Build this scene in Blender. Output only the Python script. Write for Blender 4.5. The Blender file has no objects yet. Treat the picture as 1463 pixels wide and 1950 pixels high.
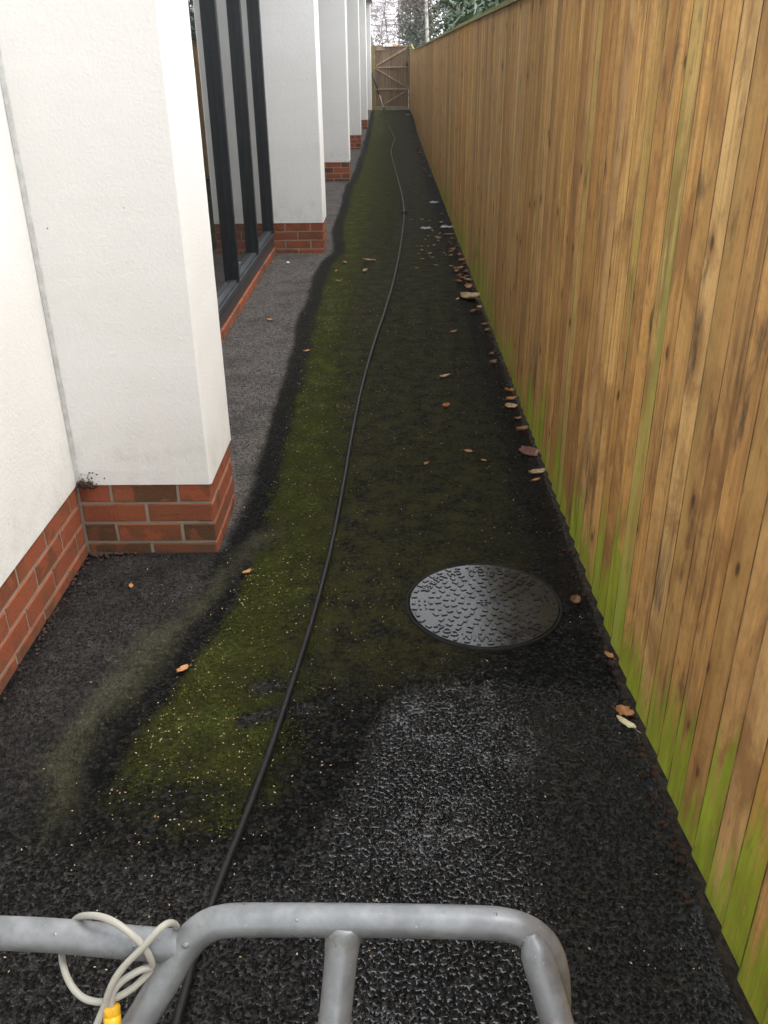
import bpy, math, random
from mathutils import Vector, Matrix, noise
R = math.radians
random.seed(7)
SC = bpy.context.scene
COL = SC.collection

# ------------------------------------------------------------------ camera
cam_d = bpy.data.cameras.new('camera')
cam_d.sensor_fit = 'HORIZONTAL'; cam_d.sensor_width = 36.0
cam_d.lens = 1665.8 / 1463 * 36.0
cam_d.clip_start = 0.05; cam_d.clip_end = 600
cam = bpy.data.objects.new('camera', cam_d); COL.objects.link(cam)
def cam_axes(p=.47260, r=.0122, y=-.0127):
    cp, sp = math.cos(p), math.sin(p)
    fwd = Vector((math.sin(y)*cp, math.cos(y)*cp, -sp)); rt = Vector((math.cos(y), -math.sin(y), 0))
    dn = fwd.cross(rt); c, s = math.cos(r), math.sin(r)
    return c*rt + s*dn, c*dn - s*rt, fwd
C_R, C_D, C_F = cam_axes()
CAM = Vector((0, 0, 1.5))
m = Matrix((( C_R.x, -C_D.x, -C_F.x, CAM.x), (C_R.y, -C_D.y, -C_F.y, CAM.y), (C_R.z, -C_D.z, -C_F.z, CAM.z), (0, 0, 0, 1)))
cam.matrix_world = m
SC.camera = cam

# ------------------------------------------------------------------ world, sun, exposure
SUN_EL, SUN_AZ = R(60), R(98)      # azimuth measured from +Y towards +X
W = bpy.data.worlds.new('World'); SC.world = W; W.use_nodes = True
nt = W.node_tree; nt.nodes.clear()
sky = nt.nodes.new('ShaderNodeTexSky'); sky.sky_type = 'NISHITA'; sky.sun_disc = False
sky.sun_elevation = SUN_EL; sky.sun_rotation = SUN_AZ; sky.dust_density = 3.0
hs = nt.nodes.new('ShaderNodeHueSaturation'); hs.inputs['Saturation'].default_value = 0.15
mx = nt.nodes.new('ShaderNodeMix'); mx.data_type = 'RGBA'; mx.inputs[0].default_value = 0.72
mx.inputs[7].default_value = (11.0, 11.3, 11.8, 1)          # even cloud layer
bg = nt.nodes.new('ShaderNodeBackground'); bg.inputs[1].default_value = 0.15
wo = nt.nodes.new('ShaderNodeOutputWorld')
nt.links.new(sky.outputs[0], hs.inputs['Color']); nt.links.new(hs.outputs[0], mx.inputs[6])
nt.links.new(mx.outputs[2], bg.inputs[0]); nt.links.new(bg.outputs[0], wo.inputs[0])
sun_d = bpy.data.lights.new('sun', 'SUN'); sun_d.energy = 1.2; sun_d.angle = R(25); sun_d.color = (1, .965, .91)
sun = bpy.data.objects.new('sun', sun_d); COL.objects.link(sun)
sdir = Vector((math.sin(SUN_AZ)*math.cos(SUN_EL), math.cos(SUN_AZ)*math.cos(SUN_EL), math.sin(SUN_EL)))
sun.rotation_euler = sdir.to_track_quat('Z', 'Y').to_euler()
sun.location = (3, 0, 8)
SC.view_settings.view_transform = 'Standard'; SC.view_settings.look = 'None'
SC.view_settings.exposure = 0.97; SC.view_settings.gamma = 1.0
SC.cycles.max_bounces = 8
SC.cycles.use_denoising = True; SC.cycles.use_adaptive_sampling = True; SC.cycles.adaptive_threshold = .02

# ------------------------------------------------------------------ helpers
def smooth(t):
    t = max(0., min(1., t)); return t*t*(3-2*t)
def zr(y):                                   # the ground rises a little towards the gate
    return .24*smooth((y-22)/8)
def lerp_pts(pts, y):                        # pts: (y, value) ascending
    if y <= pts[0][0]: return pts[0][1]
    for (a, va), (b, vb) in zip(pts, pts[1:]):
        if y <= b: return va + (vb-va)*(y-a)/(b-a)
    return pts[-1][1]
def n3(x, y, z=0.): return noise.noise(Vector((x, y, z)))
def tag(o, label=None, cat=None, group=None, kind=None):
    if label: o['label'] = label
    if cat: o['category'] = cat
    if group: o['group'] = group
    if kind: o['kind'] = kind
    return o
def empty(name, loc=(0, 0, 0)):
    o = bpy.data.objects.new(name, None); o.empty_display_size = .1; COL.objects.link(o); o.location = loc; return o

class MB:
    """collects shapes for ONE mesh"""
    def __init__(s): s.v = []; s.f = []; s.c = []; s.sm = []; s.mi = []
    def face(s, idx, col=(0, 0, 0, 0), smooth=False, mi=0):
        s.f.append(idx); s.c.append(col); s.sm.append(smooth); s.mi.append(mi)
    def quad(s, pts, col=(0, 0, 0, 0), smooth=False, mi=0):
        b = len(s.v); s.v.extend([tuple(p) for p in pts]); s.face(tuple(range(b, b+len(pts))), col, smooth, mi)
    def hexa(s, p, col=(0, 0, 0, 0), mi=0):
        """8 corners: bottom ring 0-3 (ccw from above), top ring 4-7"""
        b = len(s.v); s.v.extend([tuple(q) for q in p])
        for q in ((0, 3, 2, 1), (4, 5, 6, 7), (0, 1, 5, 4), (1, 2, 6, 5), (2, 3, 7, 6), (3, 0, 4, 7)):
            s.face(tuple(b+i for i in q), col, False, mi)
    def box(s, x0, x1, y0, y1, z0, z1, col=(0, 0, 0, 0), mi=0, M=None):
        p = [(x0, y0, z0), (x1, y0, z0), (x1, y1, z0), (x0, y1, z0), (x0, y0, z1), (x1, y0, z1), (x1, y1, z1), (x0, y1, z1)]
        if M: p = [M @ Vector(q) for q in p]
        s.hexa(p, col, mi)
    def tube(s, pts, rad, n=12, col=(0, 0, 0, 0), caps=True, mi=0):
        pts = [Vector(p) for p in pts]
        rad = rad if isinstance(rad, (list, tuple)) else [rad]*len(pts)
        t = (pts[1]-pts[0]).normalized()
        up = Vector((0, 0, 1)) if abs(t.z) < .9 else Vector((1, 0, 0))
        u = (up - t*up.dot(t)).normalized(); b0 = len(s.v)
        for i, p in enumerate(pts):
            t2 = (pts[min(i+1, len(pts)-1)] - pts[max(i-1, 0)]).normalized()
            u = (u - t2*u.dot(t2)).normalized(); w = t2.cross(u)
            for k in range(n):
                a = 2*math.pi*k/n
                s.v.append(tuple(p + (u*math.cos(a) + w*math.sin(a))*rad[i]))
        for i in range(len(pts)-1):
            for k in range(n):
                a = b0+i*n+k; b = b0+i*n+(k+1) % n
                s.face((a, b, b+n, a+n), col, True, mi)
        if caps:
            s.face(tuple(b0+k for k in reversed(range(n))), col, False, mi)
            e = b0+(len(pts)-1)*n; s.face(tuple(e+k for k in range(n)), col, False, mi)
    def lathe(s, prof, c=(0, 0, 0), n=32, col=(0, 0, 0, 0), smooth=True, M=None):
        b0 = len(s.v)
        for r, z in prof:
            for k in range(n):
                a = 2*math.pi*k/n; p = Vector((c[0]+r*math.cos(a), c[1]+r*math.sin(a), c[2]+z))
                s.v.append(tuple(M @ p if M else p))
        for i in range(len(prof)-1):
            for k in range(n):
                a = b0+i*n+k; b = b0+i*n+(k+1) % n
                s.face((a, b, b+n, a+n), col, smooth)
        s.face(tuple(b0+k for k in reversed(range(n))), col); e = b0+(len(prof)-1)*n
        s.face(tuple(e+k for k in range(n)), col)
    def build(s, name, mat, parent=None, bevel=0., seg=2, attr='tint', loc=None):
        me = bpy.data.meshes.new(name); me.from_pydata(s.v, [], s.f)
        mats = mat if isinstance(mat, (list, tuple)) else [mat]
        for q in mats: me.materials.append(q)
        me.polygons.foreach_set('use_smooth', s.sm); me.polygons.foreach_set('material_index', s.mi)
        at = me.color_attributes.new(attr, 'FLOAT_COLOR', 'CORNER')
        flat = []
        for poly, c in zip(me.polygons, s.c): flat.extend(list(c)*poly.loop_total)
        at.data.foreach_set('color', flat)
        me.update()
        o = bpy.data.objects.new(name, me); COL.objects.link(o)
        if parent: o.parent = parent
        if loc: o.location = loc
        if bevel:
            bm = o.modifiers.new('bevel', 'BEVEL'); bm.width = bevel; bm.segments = seg; bm.limit_method = 'ANGLE'; bm.angle_limit = R(40)
        return o
def spline(P, k=8):
    P = [Vector(p) for p in P]; P = [P[0]*2-P[1]] + P + [P[-1]*2-P[-2]]; out = []
    for i in range(1, len(P)-2):
        a, b, c, d = P[i-1:i+3]
        for j in range(k):
            t = j/k
            out.append(.5*((2*b) + (c-a)*t + (2*a-5*b+4*c-d)*t*t + (3*b-a-3*c+d)*t**3))
    out.append(P[-2]); return out

# ------------------------------------------------------------------ materials
class NT:
    def __init__(s, name):
        s.m = bpy.data.materials.new(name); s.m.use_nodes = True; s.t = s.m.node_tree
        s.b = s.t.nodes['Principled BSDF']; s.tc = s.t.nodes.new('ShaderNodeTexCoord')
    def set(s, node, i, v):
        if isinstance(v, bpy.types.NodeSocket): s.t.links.new(v, node.inputs[i])
        elif v is not None: node.inputs[i].default_value = v
    def obj(s): return s.tc.outputs['Object']
    def attr(s, name='tint'):
        n = s.t.nodes.new('ShaderNodeAttribute'); n.attribute_name = name; return n
    def sep(s, v):
        n = s.t.nodes.new('ShaderNodeSeparateXYZ'); s.set(n, 0, v); return n.outputs
    def comb(s, x=0., y=0., z=0.):
        n = s.t.nodes.new('ShaderNodeCombineXYZ'); s.set(n, 0, x); s.set(n, 1, y); s.set(n, 2, z); return n.outputs[0]
    def math(s, op, a, b=None, c=None, clamp=False):
        n = s.t.nodes.new('ShaderNodeMath'); n.operation = op; n.use_clamp = clamp
        s.set(n, 0, a); s.set(n, 1, b); s.set(n, 2, c); return n.outputs[0]
    def map(s, v, sc=(1, 1, 1), loc=(0, 0, 0)):
        n = s.t.nodes.new('ShaderNodeMapping'); s.set(n, 0, v); n.inputs['Scale'].default_value = sc; n.inputs['Location'].default_value = loc; return n.outputs[0]
    def noise(s, v, scale=5., detail=4., rough=.55, dist=0.):
        n = s.t.nodes.new('ShaderNodeTexNoise'); s.set(n, 'Vector', v); s.set(n, 'Scale', scale); s.set(n, 'Detail', detail); s.set(n, 'Roughness', rough); s.set(n, 'Distortion', dist); return n.outputs[0]
    def vor(s, v, scale=5., feat='F1', rnd=1., dim='3D'):
        n = s.t.nodes.new('ShaderNodeTexVoronoi'); n.feature = feat; n.voronoi_dimensions = dim; s.set(n, 'Vector', v); s.set(n, 'Scale', scale); s.set(n, 'Randomness', rnd); return n
    def ramp(s, f, a, b, lo=0., hi=1.):
        """smooth map of f from [a,b] to [lo,hi]"""
        n = s.t.nodes.new('ShaderNodeMapRange'); n.interpolation_type = 'SMOOTHSTEP'; s.set(n, 0, f)
        s.set(n, 1, a); s.set(n, 2, b); s.set(n, 3, lo); s.set(n, 4, hi); return n.outputs[0]
    def cramp(s, f, stops):
        n = s.t.nodes.new('ShaderNodeValToRGB'); s.set(n, 0, f); e = n.color_ramp.elements
        while len(e) < len(stops): e.new(.5)
        for q, (p, c) in zip(e, stops): q.position = p; q.color = (*c, 1)
        return n.outputs[0]
    def mix(s, f, a, b, mode='MIX'):
        n = s.t.nodes.new('ShaderNodeMix'); n.data_type = 'RGBA'; n.blend_type = mode; n.clamp_factor = True
        s.set(n, 0, f)
        s.set(n, 6, (*a, 1) if isinstance(a, tuple) else a); s.set(n, 7, (*b, 1) if isinstance(b, tuple) else b); return n.outputs[2]
    def bump(s, h, dist=.01, strength=1., nrm=None):
        n = s.t.nodes.new('ShaderNodeBump'); s.set(n, 'Height', h); s.set(n, 'Distance', dist); s.set(n, 'Strength', strength)
        if nrm: s.set(n, 'Normal', nrm)
        return n.outputs[0]
    def out(s, col=None, rough=None, nrm=None, **k):
        if col is not None: s.set(s.b, 'Base Color', (*col, 1) if isinstance(col, tuple) else col)
        if rough is not None: s.set(s.b, 'Roughness', rough)
        if nrm is not None: s.set(s.b, 'Normal', nrm)
        for a, v in k.items(): s.set(s.b, a.replace('_', ' '), v)
        return s.m

def mat_render():
    n = NT('roughcast_render'); o = n.obj()
    lump = n.noise(o, 95, 3, .6); big = n.noise(o, 22, 3, .5); fine = n.noise(o, 260, 2, .5)
    h = n.math('ADD', n.math('MULTIPLY', lump, .7), n.math('ADD', n.math('MULTIPLY', big, .35), n.math('MULTIPLY', fine, .25)))
    col = n.mix(n.ramp(n.noise(o, 1.6, 4), .35, .7), (.835, .824, .80), (.795, .78, .75))
    v = n.vor(o, 17); sp = n.ramp(n.math('ADD', v.outputs['Distance'], n.math('MULTIPLY', n.noise(o, 240, 2), .08)), .075, .095, 1, 0)
    keep = n.ramp(n.sep(v.outputs['Color'])[0], .925, .935); sp = n.math('MULTIPLY', sp, keep)
    col = n.mix(n.math('MULTIPLY', sp, .75), col, (.10, .07, .05))
    z = n.sep(o)[2]
    drt = n.math('MULTIPLY', n.ramp(z, .26, .55, .5, 0), n.ramp(n.noise(o, 9, 6, .75), .42, .75))
    col = n.mix(drt, col, (.50, .485, .40)); so = n.sep(o)
    strk = n.noise(n.comb(n.math('MULTIPLY', so[0], 26.), n.math('MULTIPLY', so[1], 26.), n.math('MULTIPLY', z, .9)), 1., 4, .6)
    col = n.mix(n.ramp(strk, .58, .80, 0, .16), col, (.60, .575, .52))
    return n.out(col, .92, n.bump(h, .0027, .8), Specular_IOR_Level=.2)
def mat_brick():
    n = NT('red_brick'); o = n.obj(); a = n.sep(n.attr().outputs['Color'])
    base = n.cramp(a[0], [(0, (.33, .092, .045)), (.45, (.29, .082, .040)), (.72, (.24, .074, .037)), (.88, (.145, .064, .030)), (1, (.095, .052, .028))])
    off = n.comb(n.math('MULTIPLY', a[1], 40.), n.math('MULTIPLY', a[0], 17.), 0.)
    vv = n.t.nodes.new('ShaderNodeVectorMath'); n.set(vv, 0, o); n.set(vv, 1, off); vo = vv.outputs[0]
    pat = n.ramp(n.noise(vo, 13, 2, .4), .50, .58)
    col = n.mix(n.math('MULTIPLY', pat, .7), base, n.mix(a[1], (.125, .060, .028), (.34, .105, .048)))
    col = n.mix(n.ramp(n.noise(o, 160, 4), .58, .75, 0, .5), col, (.10, .05, .035))
    col = n.mix(n.ramp(n.noise(o, 30, 6, .75), .60, .80, 0, .35), col, (.50, .42, .35))
    z = n.sep(o)[2]
    col = n.mix(n.math('MULTIPLY', n.ramp(z, .0, .12, .7, 0), n.ramp(n.noise(o, 14, 5), .4, .65)), col, (.10, .065, .04))
    h = n.math('ADD', n.noise(o, 130, 5, .65), n.math('MULTIPLY', n.noise(o, 25, 2), .6))
    return n.out(col, .8, n.bump(h, .005, .8), Specular_IOR_Level=.25)
def mat_mortar():
    n = NT('mortar'); o = n.obj()
    col = n.mix(n.noise(o, 25, 5, .7), (.20, .165, .13), (.44, .375, .30))
    return n.out(col, .95, n.bump(n.noise(o, 220, 4), .003))
def mat_fence():
    n = NT('treated_pine_boards'); o = n.obj(); s = n.sep(o); a = n.sep(n.attr().outputs['Color']); alp = n.attr().outputs['Alpha']
    y, z = s[1], s[2]; r1, r2, alg = a[0], a[1], a[2]
    def co(ky, kz, ko): return n.comb(n.math('MULTIPLY', y, ky), n.math('MULTIPLY', z, kz), n.math('MULTIPLY', r1, ko))
    broad = n.noise(co(16, .55, 60.), 1., 3, .5, .4)
    rings = n.math('SINE', n.math('MULTIPLY', n.noise(co(14, .45, 91.), 1., 2, .5, .3), 46.))
    fine = n.noise(co(260, 9., 30.), 1., 5, .68)
    saw = n.noise(co(55, 60., 30.), 1., 4, .65)
    mid = n.noise(co(70, 1.1, 50.), 1., 3, .6)
    col = n.cramp(n.math('ADD', n.math('MULTIPLY', broad, .72), n.math('MULTIPLY', r2, .34)),
        [(.20, (.24, .095, .020)), (.40, (.53, .265, .068)), (.58, (.68, .375, .112)), (.8, (.78, .51, .185))])
    col = n.mix(n.ramp(rings, .1, 1., 0, .30), col, (.22, .10, .032))
    col = n.mix(n.ramp(mid, .52, .72, 0, .55), col, (.19, .088, .03))
    col = n.mix(n.ramp(fine, .5, .75, 0, .45), col, (.15, .070, .022))
    col = n.mix(n.ramp(fine, .5, .3, 0, .22), col, (.62, .42, .20))
    col = n.mix(n.ramp(saw, .52, .72, 0, .30), col, (.22, .11, .04)); col = n.mix(n.ramp(saw, .46, .28, 0, .22), col, (.66, .46, .23))
    col = n.mix(n.ramp(n.noise(co(22, 4.5, 61.), 1., 4, .65), .52, .70, 0, .45), col, (.30, .145, .050))
    tone = n.math('FRACT', n.math('MULTIPLY', r1, 7.31))
    col = n.mix(n.ramp(tone, .55, 1., 0, .55), col, (.30, .155, .055)); col = n.mix(n.ramp(tone, .35, .0, 0, .40), col, (.66, .45, .22))
    # olive preservative tint on some boards
    col = n.mix(n.ramp(n.noise(co(5, .5, 20.), 1., 2), .50, .74, 0, .32), col, (.36, .26, .062))
    # knots
    kv = n.vor(n.comb(n.math('MULTIPLY', y, 8.), n.math('MULTIPLY', z, 4.0), n.math('MULTIPLY', r1, 3.)), 1., dim='2D')
    kd = n.math('ADD', kv.outputs['Distance'], n.math('MULTIPLY', n.noise(co(60, 14, 5.), 1., 2), .07)); kk = n.ramp(n.sep(kv.outputs['Color'])[1], .62, .64)
    col = n.mix(n.math('MULTIPLY', n.ramp(kd, .06, .28, .55, 0), kk), col, (.26, .115, .032))
    col = n.mix(n.math('MULTIPLY', n.ramp(kd, .06, .125, .9, 0), kk), col, (.055, .028, .013))
    # short dark resin checks
    dv = n.vor(n.comb(n.math('MULTIPLY_ADD', n.noise(co(30, 12, 3.), 1., 2), 1.1, n.math('MULTIPLY', y, 62.)), n.math('MULTIPLY', z, 15.), 0.), 1., dim='2D')
    dd = n.math('MULTIPLY', n.ramp(dv.outputs['Distance'], .06, .30, 1, 0), n.ramp(n.sep(dv.outputs['Color'])[0], .945, .96))
    col = n.mix(n.math('MULTIPLY', dd, .40), col, (.11, .05, .018))
    # black mould, heavier lower down on the nearer boards
    mo = n.math('MULTIPLY', n.ramp(n.noise(co(7, 1.5, 9.), 1., 5, .65), .50, .68), n.ramp(n.noise(co(80, 3., 9.), 1., 3, .6), .35, .62))
    mo = n.math('MULTIPLY', mo, n.math('MULTIPLY', n.ramp(z, .2, 1.9, 1., .30), n.ramp(y, 6., 2., .55, 1.)))
    col = n.mix(mo, col, (.050, .036, .026))
    grey = n.ramp(n.noise(co(9, .9, 77.), 1., 3), .60, .74, 0, .28)
    col = n.mix(grey, col, (.25, .17, .105))
    nearer = n.ramp(y, 4.5, 1.6, 0., 1.)
    bl = n.ramp(n.noise(co(6.5, 4.2, 7.), 1., 5, .62, .6), .44, .66)
    col = n.mix(n.math('MULTIPLY', bl, n.math('MULTIPLY_ADD', nearer, .52, .20)), col, n.mix(n.noise(co(11, 8, 3.), 1., 3), (.17, .070, .020), (.33, .165, .058)))
    st2 = n.math('MULTIPLY', n.ramp(n.noise(co(9, 2.6, 23.), 1., 5, .68), .55, .70), n.ramp(fine, .25, .55, .35, 1.))
    col = n.mix(n.math('MULTIPLY', st2, n.math('MULTIPLY_ADD', nearer, .72, .12)), col, (.055, .036, .024))
    # algae from the foot upwards, board by board
    lim = n.math('MULTIPLY_ADD', n.noise(co(38, 2.2, 13.), 1., 3, .6), .55, n.math('SUBTRACT', alg, .30))
    am = n.ramp(n.math('SUBTRACT', z, lim), -.10, .09, 1, 0)
    am = n.math('MULTIPLY', am, n.ramp(n.noise(co(150, 30, 3.), 1., 5, .7), .30, .56, .35, 1))
    col = n.mix(n.math('MULTIPLY', am, .90), col, n.mix(n.noise(co(30, 5, 8.), 1., 3), (.09, .155, .006), (.45, .60, .035)))
    fs = n.math('MULTIPLY', n.math('MULTIPLY', n.math('MAXIMUM', alp, 0.), n.ramp(n.noise(co(26, 1., 4.), 1., 2), .35, .6)), n.ramp(z, 1.75, .9, .15, .75))
    col = n.mix(fs, col, (.36, .42, .085))
    overlap_shade = n.math('MULTIPLY', n.math('LESS_THAN', alp, -.5), n.ramp(n.noise(co(0, 5, 40.), 1., 4, .7), .30, .62, .15, .85))  # shade line at each board overlap, painted into the colour, broken by noise
    col = n.mix(overlap_shade, col, (.036, .020, .009))
    h = n.math('ADD', n.math('ADD', n.math('MULTIPLY', fine, .6), n.math('MULTIPLY', saw, .5)), n.math('ADD', n.math('MULTIPLY', mid, .5), n.math('MULTIPLY', rings, .12)))
    return n.out(col, .68, n.bump(h, .0022, .8), Specular_IOR_Level=.35)
def mat_wood(name, c0, c1, green=0.):
    n = NT(name); o = n.obj(); a = n.sep(n.attr().outputs['Color']); s = n.sep(o)
    ax = n.comb(n.math('MULTIPLY', s[0], 30.), n.math('MULTIPLY', s[1], 30.), n.math('MULTIPLY_ADD', a[0], 30., n.math('MULTIPLY', s[2], 2.)))
    g = n.noise(ax, 1., 4, .6)
    col = n.mix(n.ramp(g, .3, .7), c0, c1)
    col = n.mix(n.math('MULTIPLY', a[1], .5), col, (.12, .065, .03))
    col = n.mix(n.ramp(n.noise(o, 12, 4), .5, .8, 0, .4), col, (.06, .04, .025))
    if green: col = n.mix(n.ramp(n.noise(o, 18, 5, .65), .30, .62, 0, green), col, (.23, .26, .045))
    return n.out(col, .8, n.bump(g, .003, .6))
def mat_asphalt():
    n = NT('wet_asphalt'); o = n.obj()
    A = n.sep(n.attr('mask').outputs['Color']); B = n.sep(n.attr('mask_b').outputs['Color'])
    wob = n.noise(o, 11, 7, .72); wob2 = n.noise(o, 55, 5, .7)
    br = n.math('SUBTRACT', n.math('ADD', n.math('MULTIPLY', wob, .6), n.math('MULTIPLY', wob2, .5)), .55)
    def edge(m, k=.55, a=.1, b=.9): return n.ramp(n.math('ADD', m, n.math('MULTIPLY', br, k*2)), a, b)      # noise breaks a soft mask up
    moss, dry, sheen = edge(A[0], 1.25, .18, 1.05), edge(A[1], .3), edge(A[2], .75, .2, .9)
    olive, dark, dirt = edge(B[0], .6, .15, 1.), edge(B[1], .4), edge(B[2], .6)
    film = n.math('MULTIPLY', n.sep(n.attr('mask_c').outputs['Color'])[0], n.ramp(n.math('ADD', wob, n.math('MULTIPLY', n.math('SUBTRACT', wob2, .5), .7)), .30, .66))
    agg = n.vor(o, 125); st = n.sep(agg.outputs['Color'])
    col = n.mix(n.math('POWER', st[0], 3.), (.0045, .0044, .0044), (.032, .031, .030))
    col = n.mix(n.math('MULTIPLY', film, .9), col, n.mix(n.noise(o, 70, 5, .7), (.016, .0155, .0055), (.074, .069, .0225)))
    dcol = n.mix(n.ramp(n.math('ADD', n.math('MULTIPLY', n.noise(o, 130, 5, .75), .7), n.math('MULTIPLY', st[2], .3)), .25, .75), (.020, .0185, .0172), (.185, .168, .158))
    dcol = n.mix(n.ramp(st[1], .93, .97, 0, .7), dcol, (.14, .13, .115))
    dcol = n.mix(n.ramp(n.noise(o, 5, 6, .65), .4, .72, 0, .65), dcol, (.042, .039, .039))
    col = n.mix(dry, col, dcol)
    col = n.mix(n.math('MULTIPLY', olive, .75), col, n.mix(n.noise(o, 95, 5, .75), (.022, .022, .012), (.165, .160, .090)))
    tuft = n.noise(o, 68, 6, .75)
    mcol = n.cramp(tuft, [(.30, (.010, .0125, .0026)), (.5, (.054, .062, .013)), (.72, (.130, .162, .029))])
    bright = n.ramp(n.math('ADD', n.noise(o, 6.5, 6, .7), n.math('MULTIPLY', A[0], .12)), .54, .76)
    mcol = n.mix(bright, n.mix(.75, mcol, (.030, .029, .0085)), mcol)
    col = n.mix(n.math('MULTIPLY', moss, .92), col, mcol)
    col = n.mix(n.math('MULTIPLY', dark, .32), col, (.0075, .0075, .0075))
    col = n.mix(n.math('MULTIPLY', dirt, n.ramp(wob, .35, .6, .2, .8)), col, (.013, .0085, .0055))
    grit = n.ramp(n.math('ADD', agg.outputs['Distance'], n.math('MULTIPLY', st[2], .45)), .13, .17, .45, 0)
    col = n.mix(grit, col, (.11, .10, .085))
    rough = n.mix(sheen, n.mix(n.math('MAXIMUM', dry, n.math('MULTIPLY', film, .95)), (.62,)*3, (.92,)*3), (.085,)*3)
    rough = n.mix(moss, rough, (.95,)*3); rough = n.mix(n.math('MULTIPLY', olive, .8), rough, (.95,)*3)
    # stones standing out of a thin water film
    vd = n.vor(n.map(o, (1, .9, 1)), 128, dim='2D').outputs['Distance']; vdb = n.vor(n.map(o, (1, .9, 1), (.0008, .0022, 0)), 128, dim='2D').outputs['Distance']; vd2 = n.vor(o, 190, dim='2D').outputs['Distance']
    hh = n.math('ADD', n.math('MULTIPLY', n.math('ADD', vd, n.math('MULTIPLY', vd2, .35)), -.62), n.math('MULTIPLY_ADD', n.noise(o, 150, 3, .6), .45, .66))
    pud = n.sep(n.attr('mask_c').outputs['Color'])[1]
    pat = n.math('ADD', n.noise(o, 30, 3, .6), n.math('MULTIPLY', n.math('SUBTRACT', n.noise(o, 7, 3, .6), .5), .9))
    cover = n.math('MULTIPLY', pud, n.ramp(pat, .34, .66))
    level = n.math('MULTIPLY_ADD', cover, .125, n.math('MULTIPLY_ADD', sheen, .085, .450))
    wetm = n.math('MULTIPLY', n.ramp(n.math('SUBTRACT', hh, level), .05, -.045), n.math('MAXIMUM', n.math('MULTIPLY', n.ramp(sheen, .1, .5), n.ramp(n.math('SUBTRACT', vdb, vd), .0, .17, .12, 1.3)), n.math('MULTIPLY', n.ramp(cover, .12, .75), n.ramp(n.math('SUBTRACT', vdb, vd), -.2, .12, .35, 1.))), clamp=True)
    wetm = n.math('MULTIPLY', wetm, n.math('SUBTRACT', 1., moss))
    hw = n.math('MAXIMUM', hh, n.math('SUBTRACT', level, .01))
    grain = n.noise(o, 260, 3, .65)
    hm = n.math('ADD', n.math('ADD', n.math('MULTIPLY', hw, 1.6), n.math('MULTIPLY', n.math('MULTIPLY', grain, .35), n.math('SUBTRACT', 1., wetm))), n.math('MULTIPLY', tuft, n.math('MULTIPLY', n.math('MAXIMUM', moss, n.math('MULTIPLY', film, .5)), 1.3)))
    nb = n.bump(hm, .0085, 1.)
    col = n.mix(n.math('MULTIPLY', n.ramp(hh, .66, .80, 0, .5), n.math('SUBTRACT', 1., moss)), col, n.mix(.5, col, (.045, .043, .040)))
    stone = n.mix(sheen, (.03,)*3, (.05,)*3)
    spec = n.mix(wetm, n.mix(n.math('MAXIMUM', moss, n.math('MAXIMUM', n.math('MULTIPLY', film, .9), dry)), stone, (.045,)*3), (.85,)*3)
    rough = n.mix(wetm, n.mix(n.math('MAXIMUM', moss, dry), n.mix(sheen, (.72,)*3, (.35,)*3), (.90,)*3), (.08,)*3)
    return n.out(col, rough, nb, Specular_IOR_Level=spec)
def mat_simple(name, col, rough=.5, metal=0., var=.0, scale=8., bumpd=0., bscale=120., col2=None, **k):
    n = NT(name); o = n.obj()
    c = n.mix(n.ramp(n.noise(o, scale, 5, .6), .35, .68), col, col2 or tuple(q*(1-var) for q in col))
    return n.out(c, rough, n.bump(n.noise(o, bscale, 4), bumpd) if bumpd else None, Metallic=metal, **k)
def mat_galv():
    n = NT('galvanised_steel'); o = n.obj()
    sp = n.vor(o, 90); c = n.mix(n.ramp(n.noise(o, 30, 5, .6), .35, .7), (.150, .158, .166), (.235, .246, .255))
    c = n.mix(n.math('MULTIPLY', n.sep(sp.outputs['Color'])[0], .10), c, (.34, .355, .37))
    rust = n.ramp(n.noise(o, 55, 6, .7), .60, .72)
    c = n.mix(n.math('MULTIPLY', rust, .7), c, (.17, .11, .07))
    c = n.mix(n.ramp(n.noise(o, 140, 4, .7), .66, .72, 0, .6), c, (.42, .42, .41))
    d = n.vor(o, 150); drop = n.math('MULTIPLY', n.ramp(d.outputs['Distance'], .30, .10), n.ramp(n.sep(d.outputs['Color'])[1], .955, .96))
    h = n.math('ADD', n.math('MULTIPLY', n.noise(o, 130, 4, .6), .35), drop)
    return n.out(c, n.mix(drop, n.mix(n.noise(o, 40, 4), (.36,)*3, (.55,)*3), (.08,)*3), n.bump(h, .0009, .8), Metallic=.40)
def mat_leaf(name, c0, c1, rough=.5, trans=.0, spec=.5):
    n = NT(name); o = n.obj(); a = n.sep(n.attr().outputs['Color'])
    c = n.mix(a[0], c0, c1); c = n.mix(n.ramp(n.noise(o, 60, 4), .45, .75, 0, .5), c, tuple(q*.45 for q in c0))
    return n.out(c, rough, None, Specular_IOR_Level=spec)

M = {}
M['render'] = mat_render(); M['brick'] = mat_brick(); M['mortar'] = mat_mortar(); M['fence'] = mat_fence(); M['asphalt'] = mat_asphalt()
M['gate'] = mat_wood('gate_boards', (.155, .105, .056), (.235, .165, .092), 0.)
M['gate_rail'] = mat_wood('gate_rails', (.25, .18, .105), (.37, .275, .165), 0.)
M['gate_post'] = mat_wood('gate_posts', (.16, .10, .045), (.25, .16, .07), .3)
M['cap'] = mat_wood('mossy_capping', (.17, .125, .05), (.30, .22, .09), .85)
M['capend'] = mat_wood('pale_mossy_wood', (.48, .46, .19), (.60, .58, .28), .3)
M['alu'] = mat_simple('anthracite_aluminium', (.016, .019, .023), .38, 0., .3, 20, .0004, 300, Specular_IOR_Level=.5)
M['alu_sill'] = mat_simple('anthracite_sill', (.045, .052, .058), .45, 0., .45, 14, .0006, 200)
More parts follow.
